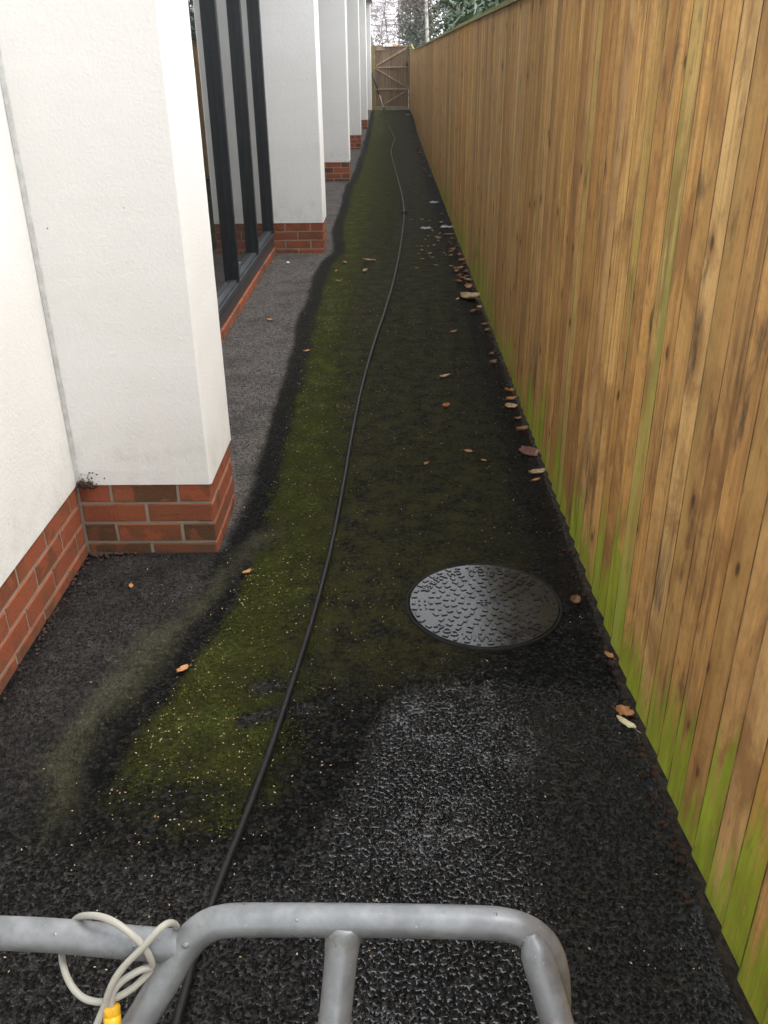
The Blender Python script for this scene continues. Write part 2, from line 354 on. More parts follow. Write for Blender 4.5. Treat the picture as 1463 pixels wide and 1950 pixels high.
M['slate'] = mat_simple('stained_dark_upstand', (.030, .029, .031), .6, 0., .0, 22, .003, 90, col2=(.060, .045, .038))
M['glass'] = mat_simple('dark_double_glazing', (.010, .013, .013), .012, 0., .0, IOR=2.9)
M['seal'] = mat_simple('grey_sealant', (.52, .52, .50), .7, 0., 0, 30, .002, 80, col2=(.66, .66, .64))
M['roof'] = mat_simple('grey_coping', (.25, .25, .25), .7, 0., .3, 6)
M['soil'] = mat_simple('dark_soil', (.006, .005, .004), .95, 0., 0, 40, .010, 70, col2=(.015, .012, .008), Specular_IOR_Level=.05)
M['grass'] = mat_simple('rough_grass', (.035, .05, .015), .95, 0., 0, 3, .02, 30, col2=(.06, .06, .03))
M['iron'] = None
M['galv'] = mat_galv()
M['hose'] = mat_simple('black_rubber', (.010, .010, .0105), .5, 0., .4, 50, .0008, 300, Specular_IOR_Level=.3)
M['hose_far'] = M['hose']
M['black'] = mat_simple('black_plastic', (.014, .014, .015), .4, 0., .3, 40)
M['yellow'] = mat_simple('yellow_plastic', (.70, .40, .012), .42, 0., .0, 90, .001, 160, col2=(.50, .25, .01))
M['brass'] = mat_simple('dull_brass', (.35, .22, .10), .45, .3, .3, 60)
M['white'] = mat_simple('white_plastic', (.72, .73, .74), .5, 0., .12, 60)
M['scrap'] = mat_simple('damp_paper', (.42, .42, .42), .6, 0., .3, 60)
M['steel'] = mat_simple('pale_lance_tube', (.55, .42, .30), .4, .2, .2, 30)
M['sheet'] = None
M['bark'] = mat_simple('grey_bark', (.10, .085, .08), .9, 0., 0, 9, .01, 30, col2=(.17, .15, .145))
M['birch'] = mat_simple('birch_bark', (.60, .57, .52), .8, 0., 0, 14, .006, 40, col2=(.20, .17, .14))
M['twig'] = mat_simple('dry_twig', (.07, .045, .03), .85, 0., .4, 40)

# ------------------------------------------------------------------ ground and path
XF = [(-3, .632), (16, .632), (22, .638), (25, .642), (26.5, .637), (28, .612), (30.3, .592)]        # fence line
ZT = [(-3, 1.765), (5, 1.775), (8.2, 1.792), (15.8, 1.812), (22.7, 1.836), (26.7, 1.862), (30.3, 1.905)]  # fence top
DARK = [(.5, -.72), (1.37, -.727), (1.526, -.718), (1.705, -.693), (1.849, -.649), (1.986, -.623), (2.139, -.579), (2.308, -.546), (2.534, -.532), (2.836, -.52), (3.149, -.51), (3.581, -.525), (3.972, -.54), (4.527, -.534), (5.349, -.55), (6.47, -.565), (7.623, -.545), (8.0, -.49), (8.5, -.50), (9.213, -.555), (11.084, -.565), (13.0, -.575), (13.5, -.54), (17.111, -.535), (22.005, -.55), (31, -.55)]
OLIVE = [(1.43, -.772), (1.577, -.772), (1.746, -.772), (1.894, -.746), (2.061, -.716), (2.222, -.675), (2.401, -.613), (2.534, -.55), (2.64, -.503), (2.774, -.456)]
MOSSC = [(1.428, -.369), (1.704, -.388), (2.085, -.40), (2.368, -.375), (2.753, -.36), (3.145, -.34), (3.637, -.36), (4.352, -.37), (5.228, -.385), (6.465, -.39), (8.083, -.35), (10.639, -.33), (13.154, -.33), (18.154, -.30), (25, -.27)]
MOSSR = [(1.428, -.14), (1.557, -.08), (1.703, -.06), (1.913, -.02), (2.161, .06), (2.461, .09), (2.829, .08), (3.291, .10), (3.892, .10), (4.7, .10), (5.8, .13), (7.6, .15), (10.6, .18), (17, .22), (31, .25)]
def masks(x, y):
    w = .05*n3(x*2.3, y*1.4, 3.1) + .03*n3(x*7, y*4, 8.)
    xd = lerp_pts(DARK, y) + w*.5
    dark = math.exp(-((x-xd+.012)/.031)**2) * (1. if y > 1.0 else .6)
    mc, mr = lerp_pts(MOSSC, y), lerp_pts(MOSSR, y)+w
    left = smooth((x-(xd-.008))/.085)
    core = math.exp(-(max(0., x-mc)/.13)**2)
    moss = left*(.25+.65*core)*smooth((mr+.06-x)/.30)
    far = smooth((y-6)/5)
    moss = max(moss, left*(.30+.40*far)*smooth((mr+.10-x)/.35))
    moss *= smooth((y-1.18+w*3.5)/.55)
    if y < 2.2:                       # the scrubbed, streaming streaks
        for yy, x0, x1, sl in ((1.895, -.42, -.27, .0), (1.79, -.43, -.17, .28)):
            c = yy + sl*(x+.28) + .03*n3(x*9, 1.)
            moss *= 1-.95*math.exp(-((y-c)/.028)**2)*smooth((x-x0)/.04)*smooth((x1-x)/.06)
    # wet bare asphalt near the camera
    edge_y = 2.02 + .10*n3(x*3, 9.) - (smooth((.05-x)/.3))*.55
    wet = smooth((edge_y +.06 - y)/.38)
    wet = max(wet*(1-.75*moss), .30*smooth((x-.42)/.1)*smooth((3.6-y)/1.))
    if y < 2.2:
        for yy, x0, x1, sl in ((1.895, -.42, -.27, .0), (1.79, -.43, -.17, .28)):
            c = yy + sl*(x+.28) + .03*n3(x*9, 1.)
            wet = max(wet, .95*math.exp(-((y-c)/.028)**2)*smooth((x-x0)/.04)*smooth((x1-x)/.06))
    dry = smooth((xd-.028-x)/.07)
    if y < 2.66: dry *= .36*smooth((xd-.02-x)/.1)*(.6+.4*smooth((y-1.2)/.6))
    else: dry *= .95 - .35*smooth((3.3-y)/.5)
    dry *= smooth((x+1.10)/.10)*.5+.5
    ol = 0.
    if y < 2.95:
        xo = lerp_pts(OLIVE, y); ol = .54*math.exp(-((x-xo-w*1.6)/.085)**2)*smooth((y-1.15)/.4)*smooth((2.9-y)/.15)
        dark = max(dark, 0)
        moss = moss*(1-ol)
    else:
        ol = .42*math.exp(-((x-xd+.10)/.06)**2)*smooth((4.4-y)/.8)
    xf = lerp_pts(XF, y)
    dirt = smooth((x-(xf-.16))/.12)*.8*smooth((y-1.9)/.5) + .35*math.exp(-((x-.45)/.2)**2-((y-2.65)/.25)**2)
    pud = 0.
    for px, py, pr, ps in ((.20, 1.86, .11, 1.), (.06, 1.74, .12, .9), (.27, 1.66, .12, .9), (.10, 1.40, .14, .9), (-.03, 1.22, .12, .6), (.22, 1.22, .10, .5), (.0, .95, .12, .7), (.15, 2.0, .05, .6)):
        pud = max(pud, ps*math.exp(-((x-px)**2+((y-py)*.8)**2)/pr**2))
    wet *= 1-.15*smooth((x-.30)/.16)*smooth((2.4-y)/.3)
    fl = smooth((x-xd-.02)/.1)*(1-.75*smooth((x-mr-.12)/.45))*smooth((y-1.75+.5*smooth((x-.1)/.4)*-1)/.35)
    if xf-x < .14: fl *= .5
    fl = max(fl*(1-wet), .25*smooth((y-3)/2))
    return (moss, dry, wet, 1), (ol, dark, min(1, dirt), 1), (fl, pud, 0, 1)

def build_path():
    ys = []; y = .2
    while y < 31.5: ys.append(y); y += .012 + .010*max(0., y-1.)
    xs = [-1.24 + (1.24+.604)*i/130 for i in range(131)]
    v = []; f = []; A = []; B = []; CC = []
    for y in ys:
        for i, x in enumerate(xs):
            xf = lerp_pts(XF, y); xx = -1.24 + (x+1.24)*(1.24+xf-.026)/(1.24+.604)
            if i == 130: xx += .006*n3(y*9, 4.) + .005*n3(y*31, 2.)
            z = zr(y) + .004*n3(xx*1.3, y*.9, 5.) - .006*math.exp(-((xx-lerp_pts(DARK, y))/.06)**2)
            v.append((xx, y, z)); a, b, c = masks(xx, y); A.extend(a); B.extend(b); CC.extend(c)
    nx = len(xs); ny = len(ys)
    for j in range(ny-1):
        for i in range(nx-1): f.append((j*nx+i, j*nx+i+1, (j+1)*nx+i+1, (j+1)*nx+i))
    e0 = len(v)
    for j in range(ny):
        v.append(v[j*nx+nx-1]); A.extend((0, 0, 0, 1)); B.extend((0, 1., .8, 1)); CC.extend((0, 0, 0, 1))
    b0 = len(v)                              # the cut edge beside the fence goes down
    for j in range(ny):
        p = v[j*nx+nx-1]; v.append((p[0]+.004, p[1], p[2]-.05)); A.extend((0, 0, 0, 1)); B.extend((0, 1., .8, 1)); CC.extend((0, 0, 0, 1))
    for j in range(ny-1): f.append((e0+j, b0+j, b0+j+1, e0+j+1))
    me = bpy.data.meshes.new('path'); me.from_pydata(v, [], f); me.materials.append(M['asphalt'])
    me.color_attributes.new('mask', 'FLOAT_COLOR', 'POINT').data.foreach_set('color', A)
    me.color_attributes.new('mask_b', 'FLOAT_COLOR', 'POINT').data.foreach_set('color', B)
    me.color_attributes.new('mask_c', 'FLOAT_COLOR', 'POINT').data.foreach_set('color', CC)
    me.polygons.foreach_set('use_smooth', [True]*len(f))
    o = bpy.data.objects.new('path', me); COL.objects.link(o); tag(o, 'dark wet asphalt path streaked with moss between wall and fence', 'path', kind='structure')
build_path()
g = MB()
gx = [-250, -40, -8, -2, 0, 2, 8, 40, 250]; gy = [-60, -10, 0, 10, 18, 22, 24, 26, 28, 30, 34, 45, 80, 300]
for j in range(len(gy)-1):
    for i in range(len(gx)-1):
        g.quad([(gx[i], gy[j], zr(gy[j])-.06), (gx[i+1], gy[j], zr(gy[j])-.06), (gx[i+1], gy[j+1], zr(gy[j+1])-.06), (gx[i], gy[j+1], zr(gy[j+1])-.06)])
tag(g.build('ground', M['grass']), 'rough ground around the building and beyond the gate', 'ground', kind='structure')
g = MB(); y = -1.
while y < 30.4:                               # bare strip of soil in the gap under the fence
    y2 = y+.08
    a, b = lerp_pts(XF, y), lerp_pts(XF, y2)
    def sp(x, yy, k): return (x, yy, zr(yy)-.034+.010*n3(yy*11, k)+.006*n3(yy*37, k))
    g.quad([sp(a-.06, y, 1), sp(a+.03, y, 2), sp(b+.03, y2, 2), sp(b-.06, y2, 1)], smooth=True); g.quad([sp(a+.03, y, 2), sp(a+.25, y, 3), sp(b+.25, y2, 3), sp(b+.03, y2, 2)], smooth=True)
    y = y2
tag(g.build('soil_strip', M['soil']), 'dark soil strip in the gap under the fence', 'soil', kind='structure')

# ------------------------------------------------------------------ building
XW, XP, PT, WT = -1.058, -.607, .262, 3.15       # wall plane, pier face, plinth top, wall top
PY = [2.632 + 5.417*i for i in range(-1, 6)]
bld = empty('building', (-1.06, 0, 0)); OFF = Vector((1.06, 0, 0))
tag(bld, 'white rendered building with projecting piers, red brick plinth and dark glazing', 'building')
def bpart(mb, name, mat, parent=bld, **k):
    if parent is bld: mb.v = [(p[0]+1.06, p[1], p[2]) for p in mb.v]
    return mb.build(name, mat, parent, **k)
def slab(mb, x0, x1, y0, y1, z0, z1, jit=.0012):
    """render block with slightly uneven arrises"""
    nz = max(2, int((z1-z0)/.05)); b0 = len(mb.v); cs = [(x0, y0), (x1, y0), (x1, y1), (x0, y1)]; e = .007
    ring = []
    for i, (cx, cy) in enumerate(cs):
        px, py = cs[i-1]; qx, qy = cs[(i+1) % 4]
        for (tx, ty) in ((px, py), (qx, qy)):
            L = math.hypot(tx-cx, ty-cy); ring.append((cx+(tx-cx)/L*e, cy+(ty-cy)/L*e))
    for k in range(nz+1):
        z = z0+(z1-z0)*k/nz
        for i, (x, y) in enumerate(ring):
            q = i//2; mb.v.append((x+jit*n3(z*9, q*7+x, y), y+jit*n3(z*11+40, q*5+x, y), z))
    for k in range(nz):
        for i in range(8):
            a = b0+k*8+i; b = b0+k*8+(i+1) % 8; mb.face((a, b, b+8, a+8))
    mb.face(tuple(b0+i for i in reversed(range(8)))); mb.face(tuple(b0+nz*8+i for i in range(8)))
def brick_run(mb, org, u, nrm, length, odd=0, z_low=-.05, end_first=None):
    """courses of bricks on a vertical face; org = lower left corner on the face at z=0, u along, nrm outwards"""
    u = Vector(u); nrm = Vector(nrm); L, J = .215, .010
    z1 = PT-.002; c = 0
    while z1 > z_low+.02:
        z0 = max(z_low, z1-.065)
        x = 0. if (c+odd) % 2 else -(L+J)/2; x += .0
        while x < length-.012:
            a, b = max(0., x), min(length, x+L)
            if b-a > .02:
                r1, r2 = random.random(), random.random(); out = .0025+random.uniform(-.001, .0012); e = .003
                def P(s, z, d): return Vector(org)+u*s+nrm*d+Vector((0, 0, z))
                jz = random.uniform(-.0015, .0015)
                aa = a+.001*random.random(); bb = b-.001*random.random()
                q = [P(aa, z0+jz, -.05), P(bb, z0+jz, -.05), P(bb, z1+jz, -.05), P(aa, z1+jz, -.05),
                     P(aa, z0+jz, out-e), P(bb, z0+jz, out-e), P(bb, z1+jz, out-e), P(aa, z1+jz, out-e),
                     P(aa+e, z0+jz+e, out), P(bb-e, z0+jz+e, out), P(bb-e, z1+jz-e, out), P(aa+e, z1+jz-e, out)]
                n0 = len(mb.v); mb.v.extend([tuple(t) for t in q]); col = (r1, r2, 0, 1)
                for (i0, i1) in ((0, 1), (1, 2), (2, 3), (3, 0)):
                    mb.face((n0+i0, n0+i1, n0+i1+4, n0+i0+4), col); mb.face((n0+i0+4, n0+i1+4, n0+i1+8, n0+i0+8), col)
                mb.face((n0+8, n0+9, n0+10, n0+11), col)
            x += L+J
        z1 -= .075; c += 1
def plinth(name, parent, faces, core):
    mb = MB()
    for f in faces: brick_run(mb, *f)
    k = len(mb.f)
    for c in core: mb.box(*c, mi=1)
    return bpart(mb, name, [M['brick'], M['mortar']], parent)
for i, y in enumerate(PY):
    zb = zr(y+.4)
    mb = MB(); slab(mb, -1.30, XP, y, y+.40, PT, WT)
    pier = bpart(mb, 'pier', M['render'])
    e = .0075                                    # brick stands just behind the render
    r = XP-e
    p = plinth('brick_base', pier, [((XW, y+e, 0), (1, 0, 0), (0, -1, 0), r-XW, 0, zb-.05),
                                    ((r, y+e, 0), (0, 1, 0), (1, 0, 0), .385, 1, zb-.05),
                                    ((r, y+.392, 0), (-1, 0, 0), (0, 1, 0), r-XW, 0, zb-.05)],
               [(-1.29, r-.0015, y+e+.0015, y+.392-.0015, -.08, PT-.001)])
    p.location = (1.06, 0, 0)
    if i < 3:
        s = MB(); s.box(XW+.0015, XW+.0165, y-.0035, y+.004, PT+.004, WT-.002)
        q = bpart(s, 'sealant_joint', M['seal'], pier); q.location = (1.06, 0, 0)
def wall_panel(y0, y1, z0):
    mb = MB(); mb.box(-1.30, XW, y0, y1, z0, WT); return bpart(mb, 'rendered_wall', M['render'])
def window(y0, y1):
    f = MB(); zt = 2.75; zb = .190
    f.box(-1.15, -1.045, y0, y1, zb-.035, zb)                # bottom rail
    f.box(-1.12, -1.056, y0, y1, zb, zb+.018)
    w = empty('window', (-1.06-bld.location.x, 0, 0)); w.parent = bld; w.location = (0, 0, 0)
    q = bpart(f, 'bottom_rail', M['alu_sill'], w, bevel=.003); q.location = (1.06, 0, 0)
    f = MB(); f.box(-1.15, -1.045, y0, y1, zt, zt+.07); q = bpart(f, 'top_rail', M['alu_sill'], w, bevel=.003); q.location = (1.06, 0, 0)
    gl = MB(); gl.box(-1.118, -1.092, y0, y1, zb+.018, zt); q = bpart(gl, 'pane', M['glass'], w); q.location = (1.06, 0, 0)
    yy = 8.03-8.049+y1
    while yy > y0+.2:
        m_ = MB(); m_.box(-1.13, -1.046, yy-.066, yy, zb+.0005, zt); m_.box(-1.046, -1.043, yy-.052, yy-.014, zb+.004, zt)
        q = bpart(m_, 'mullion', M['alu'], w, bevel=.002); q.location = (1.06, 0, 0); yy -= .985
    return w
for i, y in enumerate(PY[:-1]):
    y0, y1 = y+.40, PY[i+1]
    if i == 0:
        wall_panel(y0-2, y1, PT)
        plinth('brick_plinth', bld, [((XW-.0075, y0, 0), (0, 1, 0), (1, 0, 0), y1-y0, 1, -.05)], [(-1.29, XW-.009, y0, y1, -.08, PT-.001)])
        continue
    window(y0, y1)
    wall_panel(y0, y1, 2.822)
    u = MB(); u.box(-1.20, XW, y0, y1, .06, .1545); bpart(u, 'upstand', M['slate'])
    if i < 3:
        st = MB(); x = y0
        while x < y1-.02:
            e2 = min(y1, x+.215); st.box(-1.20, XW+.014+random.uniform(-.002, .002), x, e2, -.05, .058, (random.random(), random.random(), 0, 1)); x += .225
        st.box(-1.20, XW+.010, y0, y1, -.05, .050, mi=1)
        bpart(st, 'brick_strip', [M['brick'], M['mortar']], bevel=.003)
mb = MB(); mb.box(-7.5, XP+.06, -3.5, 30.5, WT+.002, WT+.14); mb.box(-7.45, XP+.02, -3.45, 30.45, WT+.14, WT+.20); bpart(mb, 'roof', M['roof'], bevel=.01)
mb = MB(); mb.box(-7.4, -1.302, 30.10, 30.35, -.05, WT); mb.box(-7.4, -7.2, -3.4, 30.10, -.05, WT); bpart(mb, 'outer_wall', M['render'])

# ------------------------------------------------------------------ fence
fence = empty('fence', (.632, 0, 0))
tag(fence, 'tall honey brown featheredge board fence with green algae along its foot', 'fence')
mb = MB(); y = -1.6; k = 0
while y < 30.22:
    w = random.uniform(.088, .101); y2 = min(y+w, 30.24)
    r1, r2 = random.random(), random.random()
    zone = smooth((3.2-y)/1.5)
    alg = random.choice([.0, .02, .05, .08, .14, .22, .34]) + .09*zone + .03 + (.06 if 4.5 < y < 7 else 0)
    alg = min(alg, .36)
    if 11.5 < y: alg *= .35
    fs = 1. if random.random() < .03 else 0.
    if 1.95 < y < 2.05 or 2.2 < y < 2.3: fs = .7; alg += .18
    x0, x1 = lerp_pts(XF, y), lerp_pts(XF, y2)
    thin, thick = .003, random.uniform(.014, .0175); ov = .012
    jx = random.uniform(-.0015, .0015); jz = random.uniform(-.004, .004)
    zb = zr(y)+.012+jz; zt = lerp_pts(ZT, y)-.004
    # near (thin) edge tucks behind the nearer board's thick far edge
    b = .008
    base = .0
    P = lambda x, yy, z: (x, yy, z)
    xa = x0+jx; xb = x1+jx
    pts = [P(xa+base-thin+.004, y-ov, zb), P(xa+base+.012, y-ov, zb), P(xb+base+.012, y2, zb), P(xb+base-thick+.006, y2, zb)]
    fr = 1-.0042/(y2-y+ov); q0, q3 = pts[0], pts[3]
    pts.append((q0[0]+(q3[0]-q0[0])*fr, q0[1]+(q3[1]-q0[1])*fr, zb))
    pts = [(p[0]-.632, p[1], p[2]) for p in pts]
    nb = 10
    b0 = len(mb.v)
    bow = random.uniform(-.0015, .0015)
    for q in range(nb+1):
        t = q/nb
        for p in pts: mb.v.append((p[0]+bow*math.sin(t*math.pi), p[1]+.0012*n3(t*3, k), zb+(zt-zb)*t))
    col = (r1, r2, alg, fs)
    for q in range(nb):
        for i in range(5):
            a = b0+q*5+i; c = b0+q*5+(i+1) % 5; mb.face((a, a+5, c+5, c), (r1, r2, alg, -1.) if i == 3 else col)  # negative alpha marks the far edge strip that carries the painted overlap shade
    mb.face((b0, b0+1, b0+2, b0+3, b0+4), col); e = b0+nb*5; mb.face((e+4, e+3, e+2, e+1, e), col)
    y = y2; k += 1
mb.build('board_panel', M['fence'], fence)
mb = MB(); y = -1.6
while y < 30.15:
    L = min(3., 30.2-y); n_ = max(1, int(L/.5)); r = (random.random(), random.random()*.5, 0, 1)
    for q in range(n_):
        ya, yb = y+L*q/n_, y+L*(q+1)/n_-(.003 if q == n_-1 else 0)
        xa, xb, za, zb = lerp_pts(XF, ya)-.632, lerp_pts(XF, yb)-.632, lerp_pts(ZT, ya)-.003, lerp_pts(ZT, yb)-.003
        mb.hexa([(xa-.022, ya, za-.001), (xa+.045, ya, za-.001), (xb+.045, yb, zb-.001), (xb-.022, yb, zb-.001), (xa-.022, ya, za+.021), (xa+.045, ya, za+.029), (xb+.045, yb, zb+.029), (xb-.022, yb, zb+.021)], r)
    y += L
mb.build('capping_rail', M['cap'], fence)
mb = MB()
for z in (.35, 1.0, 1.6):
    for y in range(-1, 30, 3):
        ya, yb = y, min(y+3, 30); mb.hexa([(lerp_pts(XF, ya)-.619, ya, z+zr(ya)), (lerp_pts(XF, ya)-.56, ya, z+zr(ya)), (lerp_pts(XF, yb)-.56, yb, z+zr(yb)), (lerp_pts(XF, yb)-.619, yb, z+zr(yb)), (lerp_pts(XF, ya)-.619, ya, z+.08+zr(ya)), (lerp_pts(XF, ya)-.56, ya, z+.06+zr(ya)), (lerp_pts(XF, yb)-.56, yb, z+.06+zr(yb)), (lerp_pts(XF, yb)-.619, yb, z+.08+zr(yb))], (random.random(), 0, 0, 1))
mb.build('arris_rails', M['gate_post'], fence)
mb = MB()
Mx = Matrix.Translation((.662-.632, 30.215, 1.985)) @ Matrix.Rotation(R(-58), 4, 'Y').inverted()
mb.box(-.092, .092, -.035, .01, -.022, .022, (.3, 0, 0, 1), M=Mx)
mb.build('raised_capping_end', M['capend'], fence, bevel=.003)['label'] = 'pale yellow green capping end tilted up beside the gate'

# ------------------------------------------------------------------ gate
GY = 30.30
gate = empty('gate', (0, GY, .24)); tag(gate, 'brown ledged and braced boarded gate closing the far end of the path', 'gate')
def gp(mb, name, mat, bevel=.003):
    mb.v = [(p[0], p[1]-GY, p[2]-.24) for p in mb.v]; return mb.build(name, mat, gate, bevel=bevel)
mb = MB(); x = -.497
while x < .515:
    x2 = min(x+.092, .522); mb.box(x, x2-.0006, GY+.025, GY+.043+random.uniform(-.002, .002), .275, 2.02+random.uniform(-.003, .003), (random.random(), random.random(), 0, 1)); x = x2
gp(mb, 'board_panel', M['gate'])
for nm, z0, z1, x0, x1 in (('rail', 1.985, 2.035, -.497, .52), ('rail', 1.412, 1.455, -.468, .521), ('rail', .805, .845, -.478, .521), ('rail', .285, .335, -.497, .521)):
    mb = MB(); mb.box(x0, x1, GY-.022, GY+.0225, z0, z1, (random.random(), .1 if z1 < 1.9 else .8, 0, 1)); gp(mb, nm, M['gate_rail'])
def brace(a, b, w=.036):
    a, b = Vector(a), Vector(b); d = (b-a); L = d.length; ang = math.atan2(d.z, d.x)
    Mx = Matrix.Translation(((a.x+b.x)/2, GY, (a.z+b.z)/2)) @ Matrix.Rotation(-ang, 4, 'Y')
    mb = MB(); mb.box(-L/2, L/2, -.018, .022, -w/2, w/2, (random.random(), .1, 0, 1), M=Mx); gp(mb, 'brace', M['gate_rail'])
brace((-.46, 0, 1.475), (.49, 0, 1.965), .05); brace((-.46, 0, 1.395), (.50, 0, .865)); brace((.50, 0, .79), (-.26, 0, .375))
mb = MB(); mb.box(-.497, -.455, GY-.020, GY+.0245, .275, 1.984, (.2, .7, 0, 1)); gp(mb, 'stile', M['gate']); mb = MB(); mb.box(.5215, .5385, GY-.020, GY+.043, .275, 2.03, (.6, .8, 0, 1)); gp(mb, 'stile', M['gate'])
mb = MB(); mb.box(-.454, -.19, GY-.03, GY+.0235, 1.895, 1.984, (.5, .3, 0, 1)); gp(mb, 'hinge_block', M['gate_rail'])
mb = MB(); mb.box(.534, .554, GY-.045, GY-.021, 1.33, 1.72, (.7, 0, 0, 1)); gp(mb, 'closing_strip', M['gate_rail'])
mb = MB(); mb.box(-.30, -.12, GY-.03, GY-.0225, .29, .36, (.7, .3, 0, 1)); gp(mb, 'patch_board', M['gate_rail'])
lt = MB(); lt.box(.455, .52, GY-.07, GY+.022, 1.456, 1.52); lt.box(.46, .515, GY-.055, GY+.022, 1.52, 1.575, mi=1); lt.tube([(.475, GY-.09, 1.49), (.475, GY-.05, 1.49)], .009, 8)
gp(lt, 'latch', [M['black'], M['alu_sill']])
for x0, x1, lab, h in ((-.615, -.5005, 'brown gate post standing against the end white pier', 2.03), (.5555, .6, 'slim brown gate post at the end of the tall fence', 2.045)):
    mb = MB(); mb.box(x0, x1, -.05, .05, -.4, h-.24, (random.random(), .3, 0, 1)); o = mb.build('gate_post', M['gate_post'], bevel=.004); o.location = (0, GY, .24); tag(o, lab, 'gate post')
mb = MB(); mb.box(-.50, .59, GY-.03, GY+.12, .1, .252); tag(mb.build('threshold', mat_simple('concrete_sill', (.16, .15, .12), .9, 0, 0, 20, .004, 80, col2=(.09, .09, .06)), bevel=.008), 'low grey concrete threshold under the gate', 'threshold')

# crumpled sheet hanging over the gate
def sheet_mat():
    n = NT('orange_and_white_sheet'); o = n.obj(); s = n.sep(o)
    m1 = n.ramp(n.math('ADD', s[0], n.math('MULTIPLY', n.noise(o, 9, 3), .12)), .10, .13)
    m2 = n.math('MULTIPLY', n.ramp(n.math('ADD', s[0], n.math('MULTIPLY', n.noise(o, 12, 3), .08)), -.10, -.12), n.ramp(s[0], -.18, -.165))
    return n.out(n.mix(n.math('MAXIMUM', m1, m2), (.82, .80, .74), (.62, .24, .09)), .6)
mb = MB(); NX, NS = 34, 12
for i in range(NX+1):
    x = -.245 + .43*i/NX; t = i/NX
    hgt = .052*math.exp(-((t-.22)/.13)**2) + .058*math.exp(-((t-.66)/.2)**2) + .014*n3(t*9, 2.)
    for j in range(NS+1):
        a = -1 + 2*j/NS; yy = a*.055 + .012*n3(t*6, a*2); z = 2.042 + max(.004, hgt)*(1-abs(a)**1.6) - (.05*max(0, abs(a)-.7)/.3) + .006*n3(t*14, a*5, 3)
        mb.v.append((x, GY+yy-.0, max(z, 2.039) if abs(a) < .62 else z))
for i in range(NX):
    for j in range(NS):
        p = i*(NS+1)+j; mb.face((p, p+NS+1, p+NS+2, p+1), smooth=True)
o = mb.build('crumpled_sheet', sheet_mat()); o.modifiers.new('thick', 'SOLIDIFY').thickness = .003
tag(o, 'crumpled white and orange sheet lying over the top of the gate', 'sheet')

# ------------------------------------------------------------------ manhole cover
def iron_mat():
    n = NT('wet_cast_cover'); o = n.obj()
    c = n.mix(n.ramp(n.noise(o, 12, 5, .6), .35, .7), (.013, .014, .0145), (.028, .029, .028)); c = n.mix(n.ramp(n.noise(o, 7, 4, .6), .5, .72, 0, .6), c, (.022, .023, .011))
    c = n.mix(n.ramp(n.noise(o, 160, 3), .66, .72, 0, .5), c, (.13, .12, .10))
    return n.out(c, n.mix(n.ramp(n.noise(o, 20, 4), .35, .65), (.10,)*3, (.20,)*3), n.bump(n.noise(o, 110, 4, .6), .0004, .6), Specular_IOR_Level=.45)
M['iron'] = iron_mat()
MC = (.277, 2.293)
cov = empty('manhole_cover', (MC[0], MC[1], 0)); tag(cov, 'round black inspection chamber cover with raised tread set in the asphalt', 'manhole cover')
mb = MB(); mb.lathe([(.2415, -.02), (.2415, .0065), (.237, .008), (.2335, .0065), (.2335, -.02)], n=96); mb.build('frame_ring', mat_simple('dull_black_frame', (.010, .010, .010), .6, 0, .3, 30, .001, 90, Specular_IOR_Level=.2), cov)
mb = MB(); mb.lathe([(.2305, -.02), (.2305, .0075), (.2285, .0095)], n=96); mb.build('cover_plate', M['iron'], cov)
ZC = .0095; mb = MB()
def bar(mb, r, th, L, w, tangential, skew=0., h=.0030):
    c, s = math.cos(th), math.sin(th); Mx = Matrix.Translation((r*c, r*s, ZC)) @ Matrix.Rotation(th+(math.pi/2 if tangential else 0)+skew, 4, 'Z')
    hx, hy = L/2, w/2; i = .0009
    q = [(-hx, -hy, -.001), (hx, -hy, -.001), (hx, hy, -.001), (-hx, hy, -.001), (-hx+i, -hy+i, h), (hx-i, -hy+i, h), (hx-i, hy-i, h), (-hx+i, hy-i, h)]
    mb.hexa([Mx @ Vector(p) for p in q])
for ri, (r, n_) in enumerate(((.046, 8), (.070, 13), (.094, 17), (.118, 22), (.142, 26), (.165, 31), (.2175, 40))):
    for k in range(n_):
        th = 2*math.pi*(k+.5*(ri % 2))/n_
        if ri % 2 == k % 2: bar(mb, r, th, .0185, .0120, True, .30*math.sin(k*3.))
        else: bar(mb, r, th, .0185, .0120, False, .35*math.sin(k*5.))
for k in range(10):
    for th in (R(-4), R(176)):
        r = .178+.012*(k % 3)
for r in (.182, .200): 
    for th in (0., math.pi, .12, math.pi+.12, -.12, math.pi-.12): bar(mb, r, th+.05*(r > .18), .012, .0075, r > .18)
for d in ((0, 0, .046, .006), (0, .012, .022, .005), (0, -.012, .022, .005)):
    mb.box(d[0]-d[2]/2, d[0]+d[2]/2, d[1]-d[3]/2, d[1]+d[3]/2, ZC-.001, ZC+.003)
mb.box(-.0025, .0025, -.020, .020, ZC-.001, ZC+.0025)
mb.build('raised_tread', M['iron'], cov)
